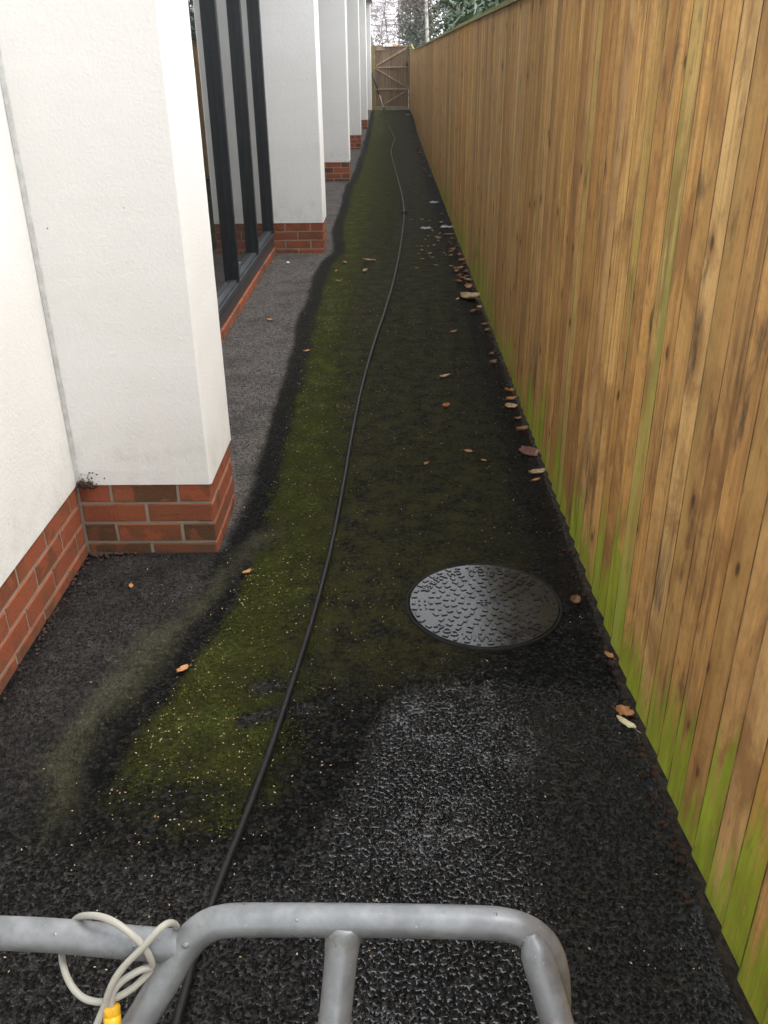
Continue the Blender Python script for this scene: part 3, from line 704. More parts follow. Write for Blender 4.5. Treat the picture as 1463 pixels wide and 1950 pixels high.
def letters(text, a0, a1, outward, size=.034, rad=.1935):
    dg = []; wts = {'I': .55, '-': .6, '.': .45, 'M': 1.25, 'N': 1.05, ' ': .8, 'C': 1., 'O': 1.1, 'H': 1.05}
    ws = [wts.get(c, .95) for c in text]; tot = sum(ws); acc = 0; V = []; F = []
    for ch, w in zip(text, ws):
        th = a0 + (a1-a0)*(acc+w/2)/tot; acc += w
        if ch == ' ': continue
        cu = bpy.data.curves.new('glyph', 'FONT'); cu.body = ch; cu.size = size; cu.align_x = 'CENTER'; cu.align_y = 'CENTER'; cu.extrude = .002; cu.resolution_u = 2; cu.offset = .0006
        cu.extrude = .0019; ob = bpy.data.objects.new('glyph', cu); COL.objects.link(ob); bpy.context.view_layer.update()
        me = bpy.data.meshes.new_from_object(ob.evaluated_get(bpy.context.evaluated_depsgraph_get()))
        up = Vector((math.cos(th), math.sin(th), 0))*(1 if outward else -1); rt = Vector((up.y, -up.x, 0)); c = Vector((rad*math.cos(th), rad*math.sin(th), ZC+.0013))
        b = len(V); hc = size*.36
        for v in me.vertices: V.append(tuple(c + rt*v.co.x*.95 + up*(v.co.y if abs(v.co.y) < 1 else 0) + Vector((0, 0, v.co.z))))
        for p in me.polygons: F.append(tuple(b+i for i in p.vertices))
        bpy.data.objects.remove(ob); bpy.data.meshes.remove(me); bpy.data.curves.remove(cu)
    return V, F
V1, F1 = letters('CLARK-DRAIN.COM', R(-36), R(-143), True)
V2, F2 = letters('INSPECTION', R(30), R(100.1), False)
V3, F3 = letters('CHAMBER', R(106.3), R(161), False)
for V_, F_ in ((V1, F1), (V2, F2), (V3, F3)):
    mb = MB(); mb.v = V_
    for f in F_: mb.face(f)
    mb.build('lettering', M['iron'], cov)

# ------------------------------------------------------------------ hose
HP = [(-.42, .35), (-.385, .968), (-.38, 1.08), (-.364, 1.233), (-.334, 1.428), (-.305, 1.646), (-.276, 1.913), (-.247, 2.218), (-.219, 2.636), (-.201, 3.142), (-.187, 3.696), (-.161, 4.346), (-.114, 5.107), (-.046, 5.985), (.019, 6.978), (.09, 8.583), (.138, 10.325), (.127, 11.988), (.084, 13.755), (.027, 16.092), (-.009, 18.116), (.03, 20.113), (.074, 21.274), (-.008, 23.644), (-.134, 25.575), (-.30, 27.4), (-.36, 28.6), (-.27, 29.6), (-.225, 30.0)]
hose = empty('hose', (0, 0, 0)); tag(hose, 'long black rubber hose snaking along the path to the gate', 'hose')
pts = spline([(x, y, zr(y)+.0125+.0015*n3(y*2, 1.)) for x, y in HP], 10)
mb = MB(); mb.tube(pts, [(.0087 if p.y < 10.3 else .0075) for p in pts], 12); mb.build('hose_run', M['hose'], hose)
c = Vector((.138, 10.30, .018)); mb = MB(); mb.tube([c+Vector((-.002, -.09, 0)), c+Vector((-.002, -.085, 0)), c+Vector((0, -.02, 0)), c+Vector((0, -.02, 0)), c+Vector((.001, .05, 0)), c+Vector((.001, .07, 0))], [.013, .017, .017, .026, .026, .015], 14)
mb.build('coupling', M['black'], hose)

# ------------------------------------------------------------------ pressure washer lance against the gate post
lance = empty('washer_lance', (-.23, 30.0, .24)); tag(lance, 'black and pale pressure washer lance leaning against the gate post', 'lance')
A, Bp = Vector((-.222, 29.98, .265)), Vector((-.585, 30.235, 1.29))
def LP(t): return A.lerp(Bp, t) - Vector((-.23, 30.0, .24))
mb = MB(); mb.tube([LP(.04), LP(.40)], .011, 10); mb.build('lance_tube', M['steel'], lance)
mb = MB(); mb.tube([LP(.40), LP(.42), LP(.56), LP(.58)], [.016, .02, .02, .028], 10); mb.tube([LP(.58), LP(.60), LP(.80), LP(.97), LP(1.)], [.03, .040, .038, .034, .020], 12)
a = LP(.55); mb.tube([a, a+Vector((-.03, -.02, -.05)), a+Vector((-.05, -.03, -.075))], [.016, .02, .012], 8)
mb.build('handle', M['black'], lance)
mb = MB(); mb.tube([LP(-.02), LP(.0), LP(.04), LP(.055)], [.018, .026, .026, .014], 10); mb.build('nozzle', M['black'], lance)

# ------------------------------------------------------------------ trolley handle
def cp(u, v, D): return CAM + C_R*((u-731.5)*D/1665.8) + C_D*((v-975.)*D/1665.8) + C_F*D
TR = .0143
trol = empty('trolley', (-.05, .1, 0)); tag(trol, 'galvanised steel tube trolley with a rounded handle at the front edge', 'trolley')
OT = Vector((-.05, .1, 0))
def tp(pts): return [p-OT for p in pts]
down = Vector((0, -.36, -.93)).normalized()
rb = cp(1062, 1880, .80)
handle = [cp(170, 2110, .78)+down*.55, cp(170, 2110, .78)+down*.25, cp(170, 2110, .78), cp(262, 1953, .78), cp(315, 1865, .78), cp(350, 1807, .78), cp(384, 1771, .78), cp(430, 1754, .78), cp(520, 1752, .78), cp(700, 1753, .78), cp(880, 1756, .78), cp(960, 1761, .78), cp(1010, 1778, .782), cp(1040, 1808, .786), cp(1054, 1850, .798), cp(1058, 1900, .815), cp(1058, 1960, .832), cp(1058, 1960, .832)+down*.25]
mb = MB(); mb.tube(tp(spline(handle, 8)), TR, 24); mb.build('handle_bar', M['galv'], trol)
ms, me_ = cp(656, 1762, .783), cp(637, 1950, .766)
d = (me_-ms).normalized(); foot = ms + d*.8
mb = MB(); mb.tube(tp(spline([ms+d*t for t in (0, .03, .07, .12, .2, .35, .55, .8)], 6)), [TR*(1.0+.30*math.exp(-max(0, k-1)/2.)) for k in range(43)], 24)
mb.build('centre_upright', M['galv'], trol)
rs, re = cp(1012, 1786, .771), cp(1062, 1950, .760)
d = (re-rs).normalized()
mb = MB(); mb.tube(tp(spline([rs+d*t for t in (-.004, .018, .045, .085, .15, .3, .5, .78)], 8)), [TR*.45, TR*.5, TR*.6, TR*.7, TR*.8, TR*.88, TR*.94, TR*.98]+[TR]*49, 24); mb.build('side_upright', M['galv'], trol)
lt = [cp(352, 1803, .781), cp(250, 1795, .78), cp(120, 1783, .78), cp(0, 1777, .78), cp(-120, 1778, .78), cp(-200, 1800, .78), cp(-240, 1850, .78), cp(-250, 1950, .78), cp(-250, 1950, .78)+down*.75]
mb = MB(); mb.tube(tp(spline(lt, 8)), TR*1.0, 24); mb.build('side_bar', M['galv'], trol)
wl = cp(352, 1803, .78); mb = MB()
for k in range(7):
    a = k/6; mb.lathe([(.0, -.004), (.004, -.003), (.005, 0), (.004, .003), (.0, .004)], tuple(wl+Vector((.004+.002*math.sin(k), -.006+.012*a, .012-.016*a))-OT), 8)
mb.build('weld_bead', M['galv'], trol)
ax = foot - Vector((0, 0, 0)); zc = .10; yc = ax.y
mb = MB(); mb.tube([(-.30-OT.x, yc-OT.y, zc), (.22-OT.x, yc-OT.y, zc)], .010, 12); mb.build('axle', M['galv'], trol)
for x in (-.30, .22):
    Mx = Matrix.Translation((x-OT.x, yc-OT.y, zc)) @ Matrix.Rotation(R(90), 4, 'Y')
    mb = MB(); mb.lathe([(.04, -.02), (.085, -.022), (.098, -.012), (.10, 0), (.098, .012), (.085, .022), (.04, .02)], n=32, M=Mx); wq = mb.build('wheel', M['hose'], trol)
    mb = MB(); mb.lathe([(.01, -.024), (.039, -.021), (.039, .021), (.01, .024)], n=24, M=Mx); mb.build('hub', M['galv'], wq)
mb = MB(); mb.box(-.30-OT.x, .18-OT.x, yc-OT.y-.02, yc-OT.y+.02, zc+.02, zc+.045); mb.build('base_bar', M['galv'], trol, bevel=.004)

# clear tube looped over the side bar, with its yellow connector
def z5(x, y, D): return cp(x/2.926, 1680+y/2.926, D)
tb = empty('clear_tube', tuple(z5(620, 680, .765))); OB = z5(620, 680, .765)
tag(tb, 'coiled clear plastic tube looped round the grey trolley bar with yellow connector', 'tube')
path = [(500, 1000, .765), (520, 860, .763), (545, 780, .763), (582, 690, .762), (605, 620, .759), (638, 545, .757), (700, 460, .757), (800, 360, .756), (890, 262, .757), (945, 228, .766), (985, 250, .782), (975, 330, .798), (930, 400, .798), (880, 440, .786), (835, 500, .776), (740, 590, .772), (640, 648, .770), (560, 668, .770), (470, 648, .772), (400, 580, .775), (357, 480, .780), (345, 385, .792), (365, 290, .800), (425, 205, .790), (500, 186, .770), (600, 205, .760), (700, 265, .757), (790, 345, .758), (838, 425, .764), (845, 470, .770), (780, 492, .766), (690, 545, .764), (632, 610, .763), (620, 670, .764), (620, 715, .765)]
n_ = NT('clear_pvc'); n_.out((.50, .485, .43), .2, None, Transmission_Weight=.40, IOR=1.30, Specular_IOR_Level=.5)
M['pvc'] = n_.m
mb = MB(); mb.tube([p-OB for p in spline([z5(*q) for q in path], 7)], .0031, 14); mb.build('tube_run', M['pvc'], tb)
cc = z5(622, 712, .765)-OB; ad = (z5(626, 800, .763)-z5(620, 712, .765)).normalized()
Mx = Matrix.Translation(cc) @ ad.to_track_quat('Z', 'Y').to_matrix().to_4x4()
mb = MB(); mb.lathe([(.0034, -.004), (.0068, -.0035), (.0075, -.002), (.0075, .004), (.0068, .0045), (.0075, .005), (.0075, .013), (.006, .015)], n=18, M=Mx); mb.build('connector', M['yellow'], tb)
mb = MB(); mb.lathe([(.0058, .0145), (.0062, .016), (.0062, .05), (.004, .052)], n=18, M=Mx); mb.build('barb_fitting', M['white'], tb)

# ------------------------------------------------------------------ leaves and litter
LM = {'o': mat_leaf('orange_leaf', (.30, .11, .032), (.47, .22, .075), .45), 'b': mat_leaf('brown_leaf', (.15, .065, .030), (.25, .125, .058), .5),
      'p': mat_leaf('pale_leaf', (.34, .22, .11), (.46, .33, .18), .5), 'r': mat_leaf('plum_brown_leaf', (.11, .045, .04), (.17, .08, .065), .3), 'y': mat_leaf('cream_leaf', (.62, .55, .34), (.70, .60, .36), .4)}
def leaf_mesh(kind, seed, L=.04, lobes=0, wr=.55, curl=.35):
    rd = random.Random(seed); me = MB(); NU, NV = 12, 6
    for i in range(NU+1):
        t = i/NU
        w = math.sin(math.pi*min(1, t**.85))**.8*wr*.5
        if lobes: w *= .72+.42*abs(math.sin(t*math.pi*lobes+.4))
        w *= 1+.30*n3(t*9, seed*3.)
        for j in range(NV+1):
            a = -1+2*j/NV; x = (t-.5)*L; y = a*w*L
            z = L*(curl*.27*a*a + curl*.24*(t-.45)**2*2.2 + .075*n3(t*4+seed, a*2.5) + .035*n3(t*9, a*6+seed)) 
            me.v.append((x, y, z))
    zmin = min(p[2] for p in me.v); me.v = [(p[0], p[1], p[2]-zmin+.0015) for p in me.v]
    c = (rd.random(), 0, 0, 1)
    for i in range(NU):
        for j in range(NV):
            p = i*(NV+1)+j; me.face((p, p+NV+1, p+NV+2, p+1), c, True)
    s = len(me.v); me.tube([(-.5*L, 0, .004), (-.62*L, .02*L, .003), (-.78*L, .05*L, .006)], .0006, 5, c)
    return me
def leaf(x, y, kind='o', L=.04, rot=None, label=None, group=None, lobes=0, wr=.55, curl=.35, tilt=None, name='fallen_leaf'):
    seed = random.random()*100; me = leaf_mesh(kind, seed, L, lobes, wr, curl)
    o = me.build(name, LM[kind]); o.location = (x, y, zr(y)+.002)
    sd = o.modifiers.new('thick', 'SOLIDIFY'); sd.thickness = .0005
    o.rotation_euler = (random.uniform(-.15, .15) if tilt is None else tilt, random.uniform(-.15, .15), random.uniform(0, 6.28) if rot is None else rot)
    tag(o, label, 'leaf', group); return o
U = [
 (-.592, 1.965, 'o', .046, 'orange leaf with a long stalk lying left of the hose on the dark streak', 0, .5, .4),
 (-.854, 2.41, 'o', .024, 'tiny orange leaf fragment on bare asphalt in the wall corner', 0, .6, .3),
 (-.49, 2.492, 'o', .036, 'orange leaf on pale moss beside the front corner of the nearest brick pier', 0, .5, .45),
 (-.809, 5.722, 'o', .055, 'single orange leaf on the dry grey asphalt below the window', 0, .5, .4),
 (-.511, 5.012, 'o', .050, 'bright orange leaf at the left edge of the moss band', 0, .5, .4),
 (.28, 4.516, 'p', .060, 'pale tan leaf with a dark stalk near the middle of the path', 0, .5, .5),
 (.257, 4.048, 'o', .052, 'upright orange brown leaf alone right of the hose in midpath', 2, .7, .9),
 (.327, 3.499, 'o', .042, 'oval light orange leaf lying flat in midpath above the cover', 0, .6, .25),
 (.381, 3.402, 'o', .028, 'small orange brown leaf just right of the oval light orange leaf', 0, .6, .3),
 (.136, 3.373, 'o', .032, 'small orange leaf left of the oval light orange leaf', 0, .45, .3),
 (.598, 4.28, 'o', .052, 'uppermost of three tan leaves stacked along the fence foot', 2, .6, .6),
 (.592, 4.15, 'o', .055, 'middle one of three tan leaves along the fence foot, narrow crescent', 0, .45, .7),
 (.577, 4.041, 'p', .065, 'broad tan leaf with lobes, lowest of three along the fence foot', 2, .85, .5),
 (.588, 3.884, 'b', .038, 'brown shrivelled leaf by the fence below the broad tan leaf', 2, .6, .6),
 (.590, 3.738, 'b', .062, 'reddish brown curled leaf at the fence foot above the plum leaf', 0, .5, .8),
 (.590, 3.266, 'p', .070, 'pale grey buff torn leaf at the fence below the plum leaf', 3, .7, .5),
 (.574, 3.20, 'o', .042, 'small orange leaf under the pale torn leaf by the fence', 0, .55, .35),
 (.563, 2.304, 'b', .048, 'brown crumpled leaf between the round cover and the fence', 2, .7, .6),
 (.605, 2.024, 'o', .030, 'little orange leaf by the fence nearer than the round cover', 0, .7, .5),
 (.592, 1.775, 'o', .050, 'orange brown lobed leaf by the fence touching a cream leaf', 3, .8, .6),
 (.586, 1.735, 'y', .058, 'narrow cream leaf beside an orange leaf at the fence foot', 0, .32, .4),
 (.382, 5.403, 'o', .045, 'lone orange leaf out from the fence, halfway to the hose', 0, .5, .5),
 (-.198, 7.628, 'p', .11, 'long pale twisted leaf on moss left of the hose', 0, .25, .6),
 (-.224, 7.225, 'p', .07, 'pale curled leaf on moss nearer than the long twisted leaf', 2, .5, .6)]
for x, y, k, L, lab, lo, wr, cu in U: leaf(x, y, k, L, None, lab, 'fallen leaves on the path', lo, wr, cu)
leaf(.554, 6.281, 'p', .15, 2.6, 'largest leaf, a big buff crumpled leaf against the fence foot', 'fallen leaves on the path', 3, .95, .55)
leaf(.588, 3.477, 'r', .098, .6, 'dark plum brown rounded leaf lying wet at the fence foot', 'fallen leaves on the path', 3, .95, .25)
DR = [(.572, 4.918), (.561, 4.748), (.601, 5.557), (.593, 5.408), (.54, 5.879), (.586, 5.92), (.593, 6.295), (.565, 6.611), (.586, 7.148), (.605, 7.207), (.6, 7.458), (.581, 6.861), (.489, 8.293), (.55, 8.932), (.595, 8.288), (.589, 7.866), (.596, 7.634), (.548, 8.161)]
for k in range(26):
    y = random.triangular(5.6, 10.5, 7.0); DR.append((.602-abs(random.gauss(0, .045)), y))
for x, y in DR: leaf(min(x, .600), y, random.choice('oobbbp'), random.uniform(.035, .068), None, 'curled brown leaf in the drift along the fence foot', 'leaf drift along the fence foot', random.choice([0, 2, 3]), random.uniform(.4, .8), random.uniform(.4, 1.))
SC_ = [(.317, 8.655), (.262, 7.719), (.33, 7.95), (.271, 8.305), (.355, 8.855), (.434, 8.792), (-.425, 3.689+3.2), (-.461, 7.256), (-.401, 7.6)]
for k in range(22): SC_.append((random.uniform(.2, .52), random.uniform(7., 10.6)))
for x, y in SC_: leaf(x, y, random.choice('opppb'), random.uniform(.025, .05), None, 'small pale brown leaf scattered on the path near the hose coupling', 'small leaves scattered near the hose coupling', 0, random.uniform(.35, .6), .5)
for k in range(16): 
    y = random.uniform(11.5, 27); leaf(lerp_pts(XF, y)-.05-abs(random.gauss(0, .06)), y, random.choice('bbo'), random.uniform(.05, .08), None, 'brown leaf by the fence on the far stretch of path', 'leaves on the far stretch of path', 2, .6, .6)
def litter(x, y, s, label, name='litter_scrap', cat='litter'):
    mb = MB(); n_ = 6; sd = random.random()*50
    for i in range(n_+1):
        for j in range(n_+1):
            a, b = i/n_-.5, j/n_-.5; mb.v.append((a*s*1.4, b*s, .004+.25*s*abs(n3(a*3+sd, b*3))+.12*s*abs(n3(a*8, b*8+sd))))
    for i in range(n_):
        for j in range(n_): p = i*(n_+1)+j; mb.face((p, p+n_+1, p+n_+2, p+1))
    o = mb.build(name, M['scrap']); o.modifiers.new('thick', 'SOLIDIFY').thickness = .001; o.location = (x, y, zr(y)+.003); o.rotation_euler.z = random.uniform(0, 6); tag(o, label, cat)
litter(.35, 9.285, .075, 'crumpled white litter scrap on the path out from the leaf drift'); litter(.562, 9.337, .085, 'white litter scrap tucked among leaves at the fence foot')
litter(.512, 11.138, .09, 'pale litter scrap at the far end of the leaf drift'); litter(.47, 27.8, .12, 'white litter scrap on the path near the gate')
mb = MB(); mb.lathe([(.004, 0), (.014, .003), (.016, .008), (.010, .014), (.003, .016)], n=10); o = mb.build('pebble', M['white']); o.location = (-.891, 7.594, .003); tag(o, 'small white pebble on dry asphalt before the second brick pier', 'pebble')
def twig(pts, r, label):
    mb = MB(); c = Vector((pts[0][0], pts[0][1], 0)); mb.tube([Vector((x, y, r+.004+z))-c for x, y, z in pts], [r, r*.9, r*.7, r*.4][:len(pts)], 6); o = mb.build('twig', M['twig']); o.location = c; tag(o, label, 'twig')
twig([(-.455, 3.725, 0), (-.43, 3.69, .004), (-.405, 3.678, .001), (-.385, 3.655, .004)], .0022, 'thin dark twig on the moss left of the hose')
twig([(.335, 4.62, 0), (.345, 4.57, .02), (.352, 4.52, .004), (.35, 4.48, .015)], .003, 'short dark twig beside the pale tan leaf in midpath')
def arc_twig(): twig([(-.02, 2.21, 0), (.02, 2.235, .006), (.06, 2.24, .008), (.095, 2.225, 0)], .0008, 'fine pale stalk curving left of the round cover')
arc_twig()
# seeds
SM = mat_leaf('dry_seed', (.30, .19, .08), (.52, .41, .26), .6)
mb = MB(); rd = random.Random(3); cnt = 0
while cnt < 1700:
    y = 1.05+rd.random()**1.7*6; x = rd.uniform(-.85, .58); a, b, c = masks(x, y)
    pr = .10 + .9*a[0]*(1 if y < 2.6 else .45) - .05*a[2]
    if rd.random() > pr or (Vector((x, y))-Vector(MC)).length < .25 and rd.random() > .12: continue
    s = rd.uniform(.0012, .0028)*(1+.10*y); th = rd.uniform(0, 6.28); c_, s_ = math.cos(th), math.sin(th)
    z = .0055+rd.random()*.003; t = rd.uniform(-.4, .4)
    q = [(-1, 0), (-.2, .55), (1, .15), (.6, -.45), (-.4, -.5)]
    mb.quad([(x+s*(u*c_-v*s_), y+s*(u*s_+v*c_), z+s*t*u) for u, v in q], (rd.random(), 0, 0, 1)); cnt += 1
tag(mb.build('seed_litter', SM), 'tiny pale tree seeds scattered thickly over the mossy asphalt', 'seeds', kind='stuff')
# raised moss tufts
def tufts():
    rd = random.Random(9); mb = MB(); made = 0
    while made < 150:
        y = 1.25+rd.random()**1.5*4.2; x = rd.uniform(-.62, .10); a, b, c = masks(x, y)
        if rd.random() > (a[0]-.28)*1.6: continue
        made += 1; R0 = rd.uniform(.008, .030)*(1+.08*y); hue = rd.random()
        for k in range(int(10+R0*1300)):
            px, py = x+rd.gauss(0, R0)*.8, y+rd.gauss(0, R0)*1.2; s_ = rd.uniform(.0014, .0036); d = math.hypot(px-x, py-y)/R0
            Mx = Matrix.Translation((px, py, zr(py)+.0035)) @ Matrix.Rotation(rd.uniform(0, 6), 4, 'Z') @ Matrix.Diagonal((s_, s_*rd.uniform(.7, 1.2), s_*rd.uniform(.5, 1.1)*max(.4, 1-.3*d), 1))
            mb.lathe([(.9, -.6), (1., .0), (.75, .6), (.25, .95)], n=5, M=Mx, col=(min(1, max(0, hue*.5+rd.random()*.5)), 0, 0, 1))
    n = NT('green_moss'); o = n.obj(); a = n.sep(n.attr().outputs['Color'])
    c = n.mix(a[0], (.036, .042, .009), (.088, .104, .019)); c = n.mix(n.noise(o, 420, 3, .7), n.mix(.55, c, (.02, .024, .006)), c)
    n.out(c, .95, n.bump(n.noise(o, 500, 3, .7), .002), Specular_IOR_Level=.05)
    tag(mb.build('moss_tufts', n.m), 'small raised green moss tufts growing on the path left of the hose', 'moss', kind='stuff')
tufts()
# crumbs and dirt
def blobs(name, pts, mat, label, cat):
    mb = MB(); rd = random.Random(5)
    for x, y, z, s in pts:
        Mx = Matrix.Translation((x, y, z)) @ Matrix.Rotation(rd.uniform(0, 6), 4, 'Z') @ Matrix.Diagonal((s*rd.uniform(.7, 1.3), s*rd.uniform(.7, 1.3), s*rd.uniform(.5, .9), 1))
        mb.lathe([(.25, -.9), (.8, -.5), (1., .1), (.7, .65), (.2, .95)], n=6, M=Mx)
    return tag(mb.build(name, mat), label, cat, kind='stuff')
pts = []
for k in range(260):
    y = 3.05 + 5*random.random(); d = abs(random.gauss(0, .016)); pts.append((XW+.016+d, y, .004+max(0, .03-d)*random.random()*.8, random.uniform(.0015, .0055)))
blobs('mortar_crumbs', pts, mat_simple('crumbled_mortar', (.24, .20, .14), .95, 0, 0, 30, .002, 100, col2=(.11, .085, .05)), 'crumbled pale mortar and dirt along the brick strip under the window', 'crumbs')
pts = []
for k in range(150):
    a = abs(random.gauss(0, 1)); pts.append((XW+.012+abs(random.gauss(0, .028)), PY[1]-.004, PT-.01+abs(random.gauss(0, .022)), random.uniform(.0012, .004)))
for k in range(60):
    pts.append((XW+.006+random.random()*.05, PY[1]-.008-random.random()*.006, PT-.004+random.random()*.02, random.uniform(.003, .007)))
for k in range(70): pts.append((XW+.004+abs(random.gauss(0, .05)), PY[1]-.004-abs(random.gauss(0, .012)), .006, random.uniform(.003, .008)))
for k in range(120): pts.append((XW+.004+abs(random.gauss(0, .012)), random.uniform(1.2, 2.6), .004, random.uniform(.002, .007)))
blobs('dirt_crumbs', pts, mat_simple('brown_dirt', (.060, .034, .024), .95, 0, .4, 60), 'brown dirt crumbs caught in the corner of wall and nearest pier', 'dirt')

pts = []
for k in range(620):
    y = 1.2+abs(random.gauss(0, 1))*4.5; xf = lerp_pts(XF, y)
    pts.append((xf-.016-abs(random.gauss(0, .022)), y, zr(y)+.002-.01*random.random(), random.uniform(.003, .011)))
blobs('leaf_mould', pts, mat_simple('rotted_leaf_mould', (.020, .012, .008), .9, 0, 0, 60, .002, 120, col2=(.050, .026, .014), Specular_IOR_Level=.2), 'dark rotted leaf mould and grit trapped along the fence foot', 'leaf mould')

# ------------------------------------------------------------------ plants beyond the fence and the gate
def leafy(name, label, cat, mat, base, crown, nleaf, lsize, trunk_r, trunk_h, trunkmat, seed, wr=.38, droop=.4, tint=None, group=None, sub='crown', clump=14):
    """crown: list of ellipsoids (dx,dy,dz,rx,ry,rz)"""
    rd = random.Random(seed); root = empty(name, base); tag(root, label, cat, group)
    mb = MB(); per = nleaf//len(crown)
    tr = MB(); tr.tube([(0, 0, -.15), (.02, .01, trunk_h*.4), (-.02, .03, trunk_h*.8), (0, 0, trunk_h)], [trunk_r*1.3, trunk_r, trunk_r*.7, trunk_r*.3], 8)
    for (dx, dy, dz, rx, ry, rz) in crown:
        c = Vector((dx, dy, dz)); ncl = max(1, per//clump)
        for q in range(ncl):
            d = Vector((rd.gauss(0, 1), rd.gauss(0, 1), rd.gauss(0, 1))).normalized(); f = rd.uniform(.35, 1.)**.5*rd.uniform(.85, 1.12)
            p0 = c + Vector((d.x*rx, d.y*ry, d.z*rz))*f
            if q % 3 == 0 and base[0]+p0.x > .85: tr.tube([c*.6+Vector((0, 0, .3))*.4, (c+p0)/2+Vector((0, 0, -.05)), p0], [trunk_r*.3, trunk_r*.2, trunk_r*.08], 4)
            ct = rd.random()
            for w in range(clump):
                p = p0 + Vector((rd.gauss(0, 1), rd.gauss(0, 1), rd.gauss(0, 1)))*lsize*1.1
                if base[1] < 32 and base[0]+p.x < .80+(lsize*.5 if base[2]+p.z < 2.0 else 0): continue
                dr = (d*.6+Vector((rd.gauss(0, .6), rd.gauss(0, .6), rd.gauss(0, .5)-droop))).normalized()
                sd = dr.cross(Vector((rd.gauss(0, 1), rd.gauss(0, 1), rd.gauss(0, 1)+1.))).normalized(); nn = dr.cross(sd)
                L = lsize*rd.uniform(.65, 1.25); wd = L*wr*.5
                tv = tint(p+Vector(base), ct, rd) if tint else .6*ct+.4*rd.random(); col = (min(1, max(0, tv)), 0, 0, 1)
                b0 = len(mb.v)
                mb.v.extend([tuple(t) for t in (p, p+dr*L*.3+sd*wd*.85+nn*wd*.25, p+dr*L*.68+sd*wd+nn*wd*.2, p+dr*L, p+dr*L*.68-sd*wd+nn*wd*.2, p+dr*L*.3-sd*wd*.85+nn*wd*.25, p+dr*L*.5-nn*wd*.15)])
                for (i, j) in ((0, 1), (1, 2), (2, 3), (3, 4), (4, 5), (5, 0)): mb.face((b0+i, b0+j, b0+6), col, True)
    mb.build(sub, mat, root); tr.build('trunk', trunkmat, root)
    return root
M['laurel'] = mat_leaf('laurel_leaf', (.024, .056, .020), (.060, .115, .042), .32, spec=.4)
M['dark_leaf'] = mat_leaf('dark_evergreen_leaf', (.014, .026, .012), (.040, .062, .026), .5)
M['conifer'] = mat_leaf('conifer_spray', (.10, .125, .088), (.27, .20, .165), .8, spec=.2)
M['hedge'] = mat_leaf('hedge_leaf', (.035, .055, .025), (.075, .10, .05), .8, spec=.2)
M['ivy'] = mat_leaf('ivy_leaf', (.028, .045, .020), (.07, .095, .045), .5)
leafy('laurel_shrub', 'glossy green laurel with long drooping leaves rising above the fence', 'shrub', M['laurel'], (1.30, 11.2, 0), [(-.25, .2, 1.95, .38, .75, .42), (.15, -.6, 2.05, .4, .7, .5), (.0, .9, 1.7, .45, .7, .5), (-.30, -.3, 1.75, .25, .5, .35), (.2, .2, 1.2, .5, .9, .7)], 2100, .135, .03, 1.6, M['bark'], 11, .34, .55, clump=9)
leafy('laurel_shrub', 'second laurel farther along behind the fence, smaller and paler', 'shrub', M['laurel'], (1.35, 14.3, 0), [(-.25, 0, 2.2, .35, .8, .45), (-.3, .9, 1.8, .3, .7, .5), (.2, .2, 1.5, .5, .9, .8)], 1300, .12, .03, 1.6, M['bark'], 12, .34, .5, clump=9)
leafy('evergreen_bush', 'tall dark evergreen bush behind the nearer laurel', 'bush', M['dark_leaf'], (2.6, 14.0, 0), [(-.3, -2.4, 2.6, .8, 1.3, 1.1), (-.3, 0, 2.8, .9, 1.5, 1.3), (0, 1.5, 2.4, .9, 1.3, 1.2), (0, 0, 1.2, 1., 2., 1.)], 5200, .10, .06, 2.6, M['bark'], 13, .5, .2)
leafy('evergreen_bush', 'dark ivy clad bush between the laurels and the white birch trunk', 'bush', M['ivy'], (1.75, 19.2, 0), [(-.35, -.8, 2.4, .5, 1.2, 1.1), (-.42, .8, 2.8, .45, 1.3, 1.1), (.1, .4, 1.3, .8, 1.5, 1.2), (.4, 0, 3.6, .7, 1.3, .9)], 5200, .085, .05, 2.8, M['bark'], 14, .6, .2)
def birch():
    root = empty('birch_tree', (.97, 25.6, .05)); tag(root, 'slender white barked birch trunk standing behind the far end of fence', 'tree')
    mb = MB(); mb.tube([(0, 0, -.2), (.01, 0, 1.), (-.02, 0, 1.9), (-.06, .02, 2.6), (-.09, 0, 3.5), (-.06, 0, 5.5), (0, .1, 7.5)], [.055, .05, .045, .04, .036, .028, .01], 10); mb.build('trunk', M['birch'], root)
    mb = MB(); rd = random.Random(4)
    for k in range(40):
        z = rd.uniform(2.6, 7.2); a = rd.uniform(0, 6.28); L = rd.uniform(.5, 1.2)*(1-.06*z); p = Vector((-.07, 0, z)); d = Vector((math.cos(a), math.sin(a), .7))
        mb.tube([p, p+d*L*.4, p+d*L*.8+Vector((0, 0, -.05)), p+d*L+Vector((0, 0, -.3))], [.012, .008, .005, .002], 4)
    mb.build('branches', M['bark'], root)
birch()
def ctint(p, ct, rd): return smooth((p.z-2.6)/1.6)*.8+.25*(ct-.5)+.15*rd.random()
leafy('conifer_tree', 'broad hazy conifer, green below and brown above, right of the gate', 'tree', M['conifer'], (1.02, 39., .24), [(0.05, 0, 1.5, .62, .8, 1.4), (0, .1, 3.0, .66, .8, 1.3), (0, 0, 4.4, .66, .8, 1.4), (.05, 0, 6.0, .55, .6, 1.6), (.0, 0, 7.6, .35, .4, 1.2)], 22000, .12, .05, 8., M['bark'], 21, .42, .2, ctint)
leafy('evergreen_bush', 'dark conifer bush filling in behind the white birch trunk', 'bush', M['ivy'], (2.1, 31.5, .24), [(-.3, 0, 1.8, .8, 1., 1.6), (-.2, 0, 3.6, .75, .9, 1.4), (.1, 0, 5.0, .7, .8, 1.4)], 6500, .085, .07, 5., M['bark'], 22, .5, .2)
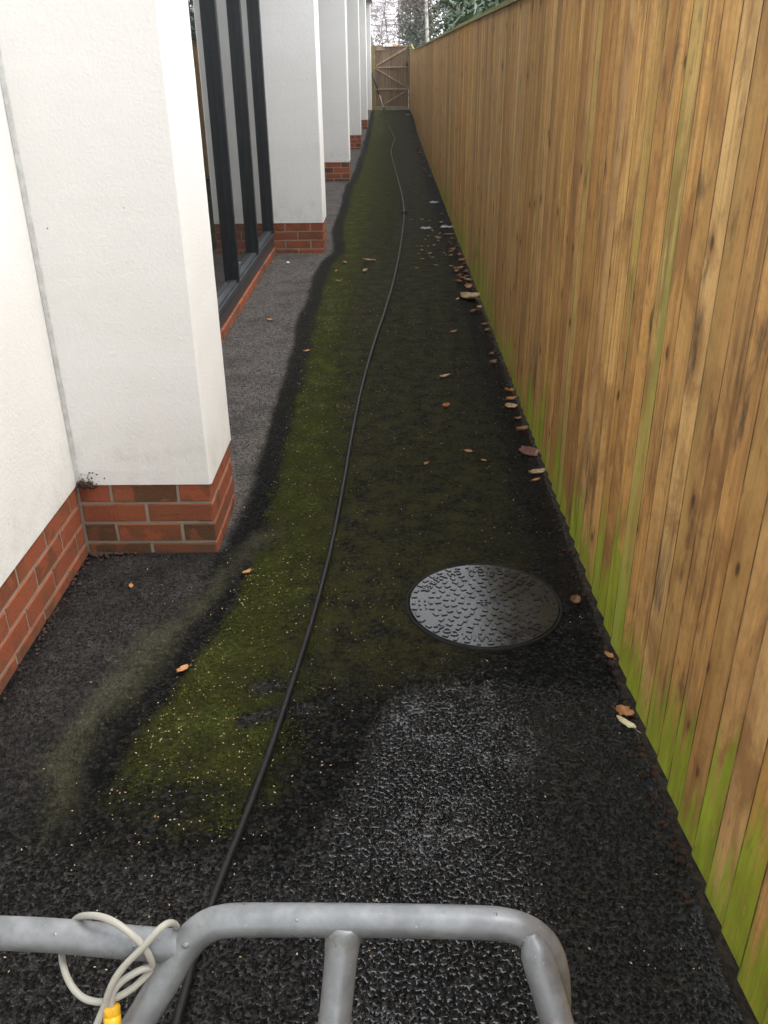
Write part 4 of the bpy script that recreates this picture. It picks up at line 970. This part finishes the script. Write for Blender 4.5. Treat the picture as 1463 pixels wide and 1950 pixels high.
def bare(name, label, base, stems, seed, H=7., fine=10, droop=.5, mat=None):
    root = empty(name, base); tag(root, label, 'tree'); rd = random.Random(seed); tr = MB(); tw = MB()
    def grow(p, d, L, r, lev):
        n_ = 5; P = [p]; q = p.copy(); dd = d.copy()
        for i in range(n_):
            dd = (dd + Vector((rd.gauss(0, .10), rd.gauss(0, .10), rd.gauss(0, .06) - (droop*.22 if lev > 1 else -.03)))).normalized(); q = q + dd*L/n_; P.append(q.copy())
        rr = [r*(1-.75*i/n_) for i in range(n_+1)]
        (tr if lev < 2 else tw).tube(P, rr, 6 if lev < 1 else 4 if lev < 2 else 3, caps=False)
        if lev >= 3: return
        nb = (14, 11, 10)[lev] if lev < 3 else 0
        for k in range(nb):
            t = rd.uniform(.25 if lev else .18, 1.); i = min(n_-1, int(t*n_)); b = P[i].lerp(P[i+1], t*n_-i)
            a = rd.uniform(0, 6.28); up = .75 if lev == 0 else .25
            nd = (dd*.35 + Vector((math.cos(a), math.sin(a), up))*.8).normalized()
            grow(b, nd, L*rd.uniform(.35, .55), max(.0075, r*(1-.7*t)*.5), lev+1)
    for (dx, dy, lx, ly, h, r) in stems: grow(Vector((dx, dy, -.2)), Vector((lx, ly, 1)).normalized(), h, r, 0)
    tr.build('trunk', mat or M['bark'], root); tw.build('crown', mat or M['bark'], root)
tm = mat_simple('purple_grey_twigs', (.40, .32, .32), .9, 0, .3, 5)
bare('bare_tree', 'leafless many stemmed tree with drooping twigs beyond the gate', (.15, 46, .24), [(0, 0, .0, 0, 6.8, .05), (-.35, .2, -.22, .05, 6.2, .05), (-.12, -.2, -.10, 0, 6.0, .035), (.45, .3, .04, 0, 6.2, .04)], 31, mat=tm)
bare('bare_tree', 'paler leafless tree farther back at the left edge of gap', (-1.5, 58, .24), [(0, 0, .05, 0, 7.5, .06), (.5, 0, .15, 0, 6.5, .045)], 33, mat=tm)
leafy('hedge', 'low grey green hedge across the view behind the gate', 'hedge', M['hedge'], (0, 62, .24), [(-5, 0, 1.0, 2.2, 1., 1.3), (-2.2, 0, 1.0, 1.6, 1., 1.35), (-.6, 0, 1.3, 1.1, 1., 1.5), (.8, 0, 1.0, 1.6, 1., 1.3), (3.5, 0, 1.1, 2.2, 1., 1.4)], 5000, .2, .06, 1.4, M['bark'], 41, .6, .1)

# ------------------------------------------------------------------ damp winter air
hz = MB(); hz.box(-60, 60, -20, 90, -1.2, 10.5)
hm = bpy.data.materials.new('damp_air'); hm.use_nodes = True; ht = hm.node_tree; ht.nodes.clear()
pv = ht.nodes.new('ShaderNodeVolumePrincipled'); pv.inputs['Color'].default_value = (.93, .93, .95, 1); pv.inputs['Density'].default_value = .0014; pv.inputs['Anisotropy'].default_value = .2
ho = ht.nodes.new('ShaderNodeOutputMaterial'); ht.links.new(pv.outputs[0], ho.inputs['Volume'])
tag(hz.build('haze', hm), 'thin pale winter haze in the air', 'haze', kind='stuff')
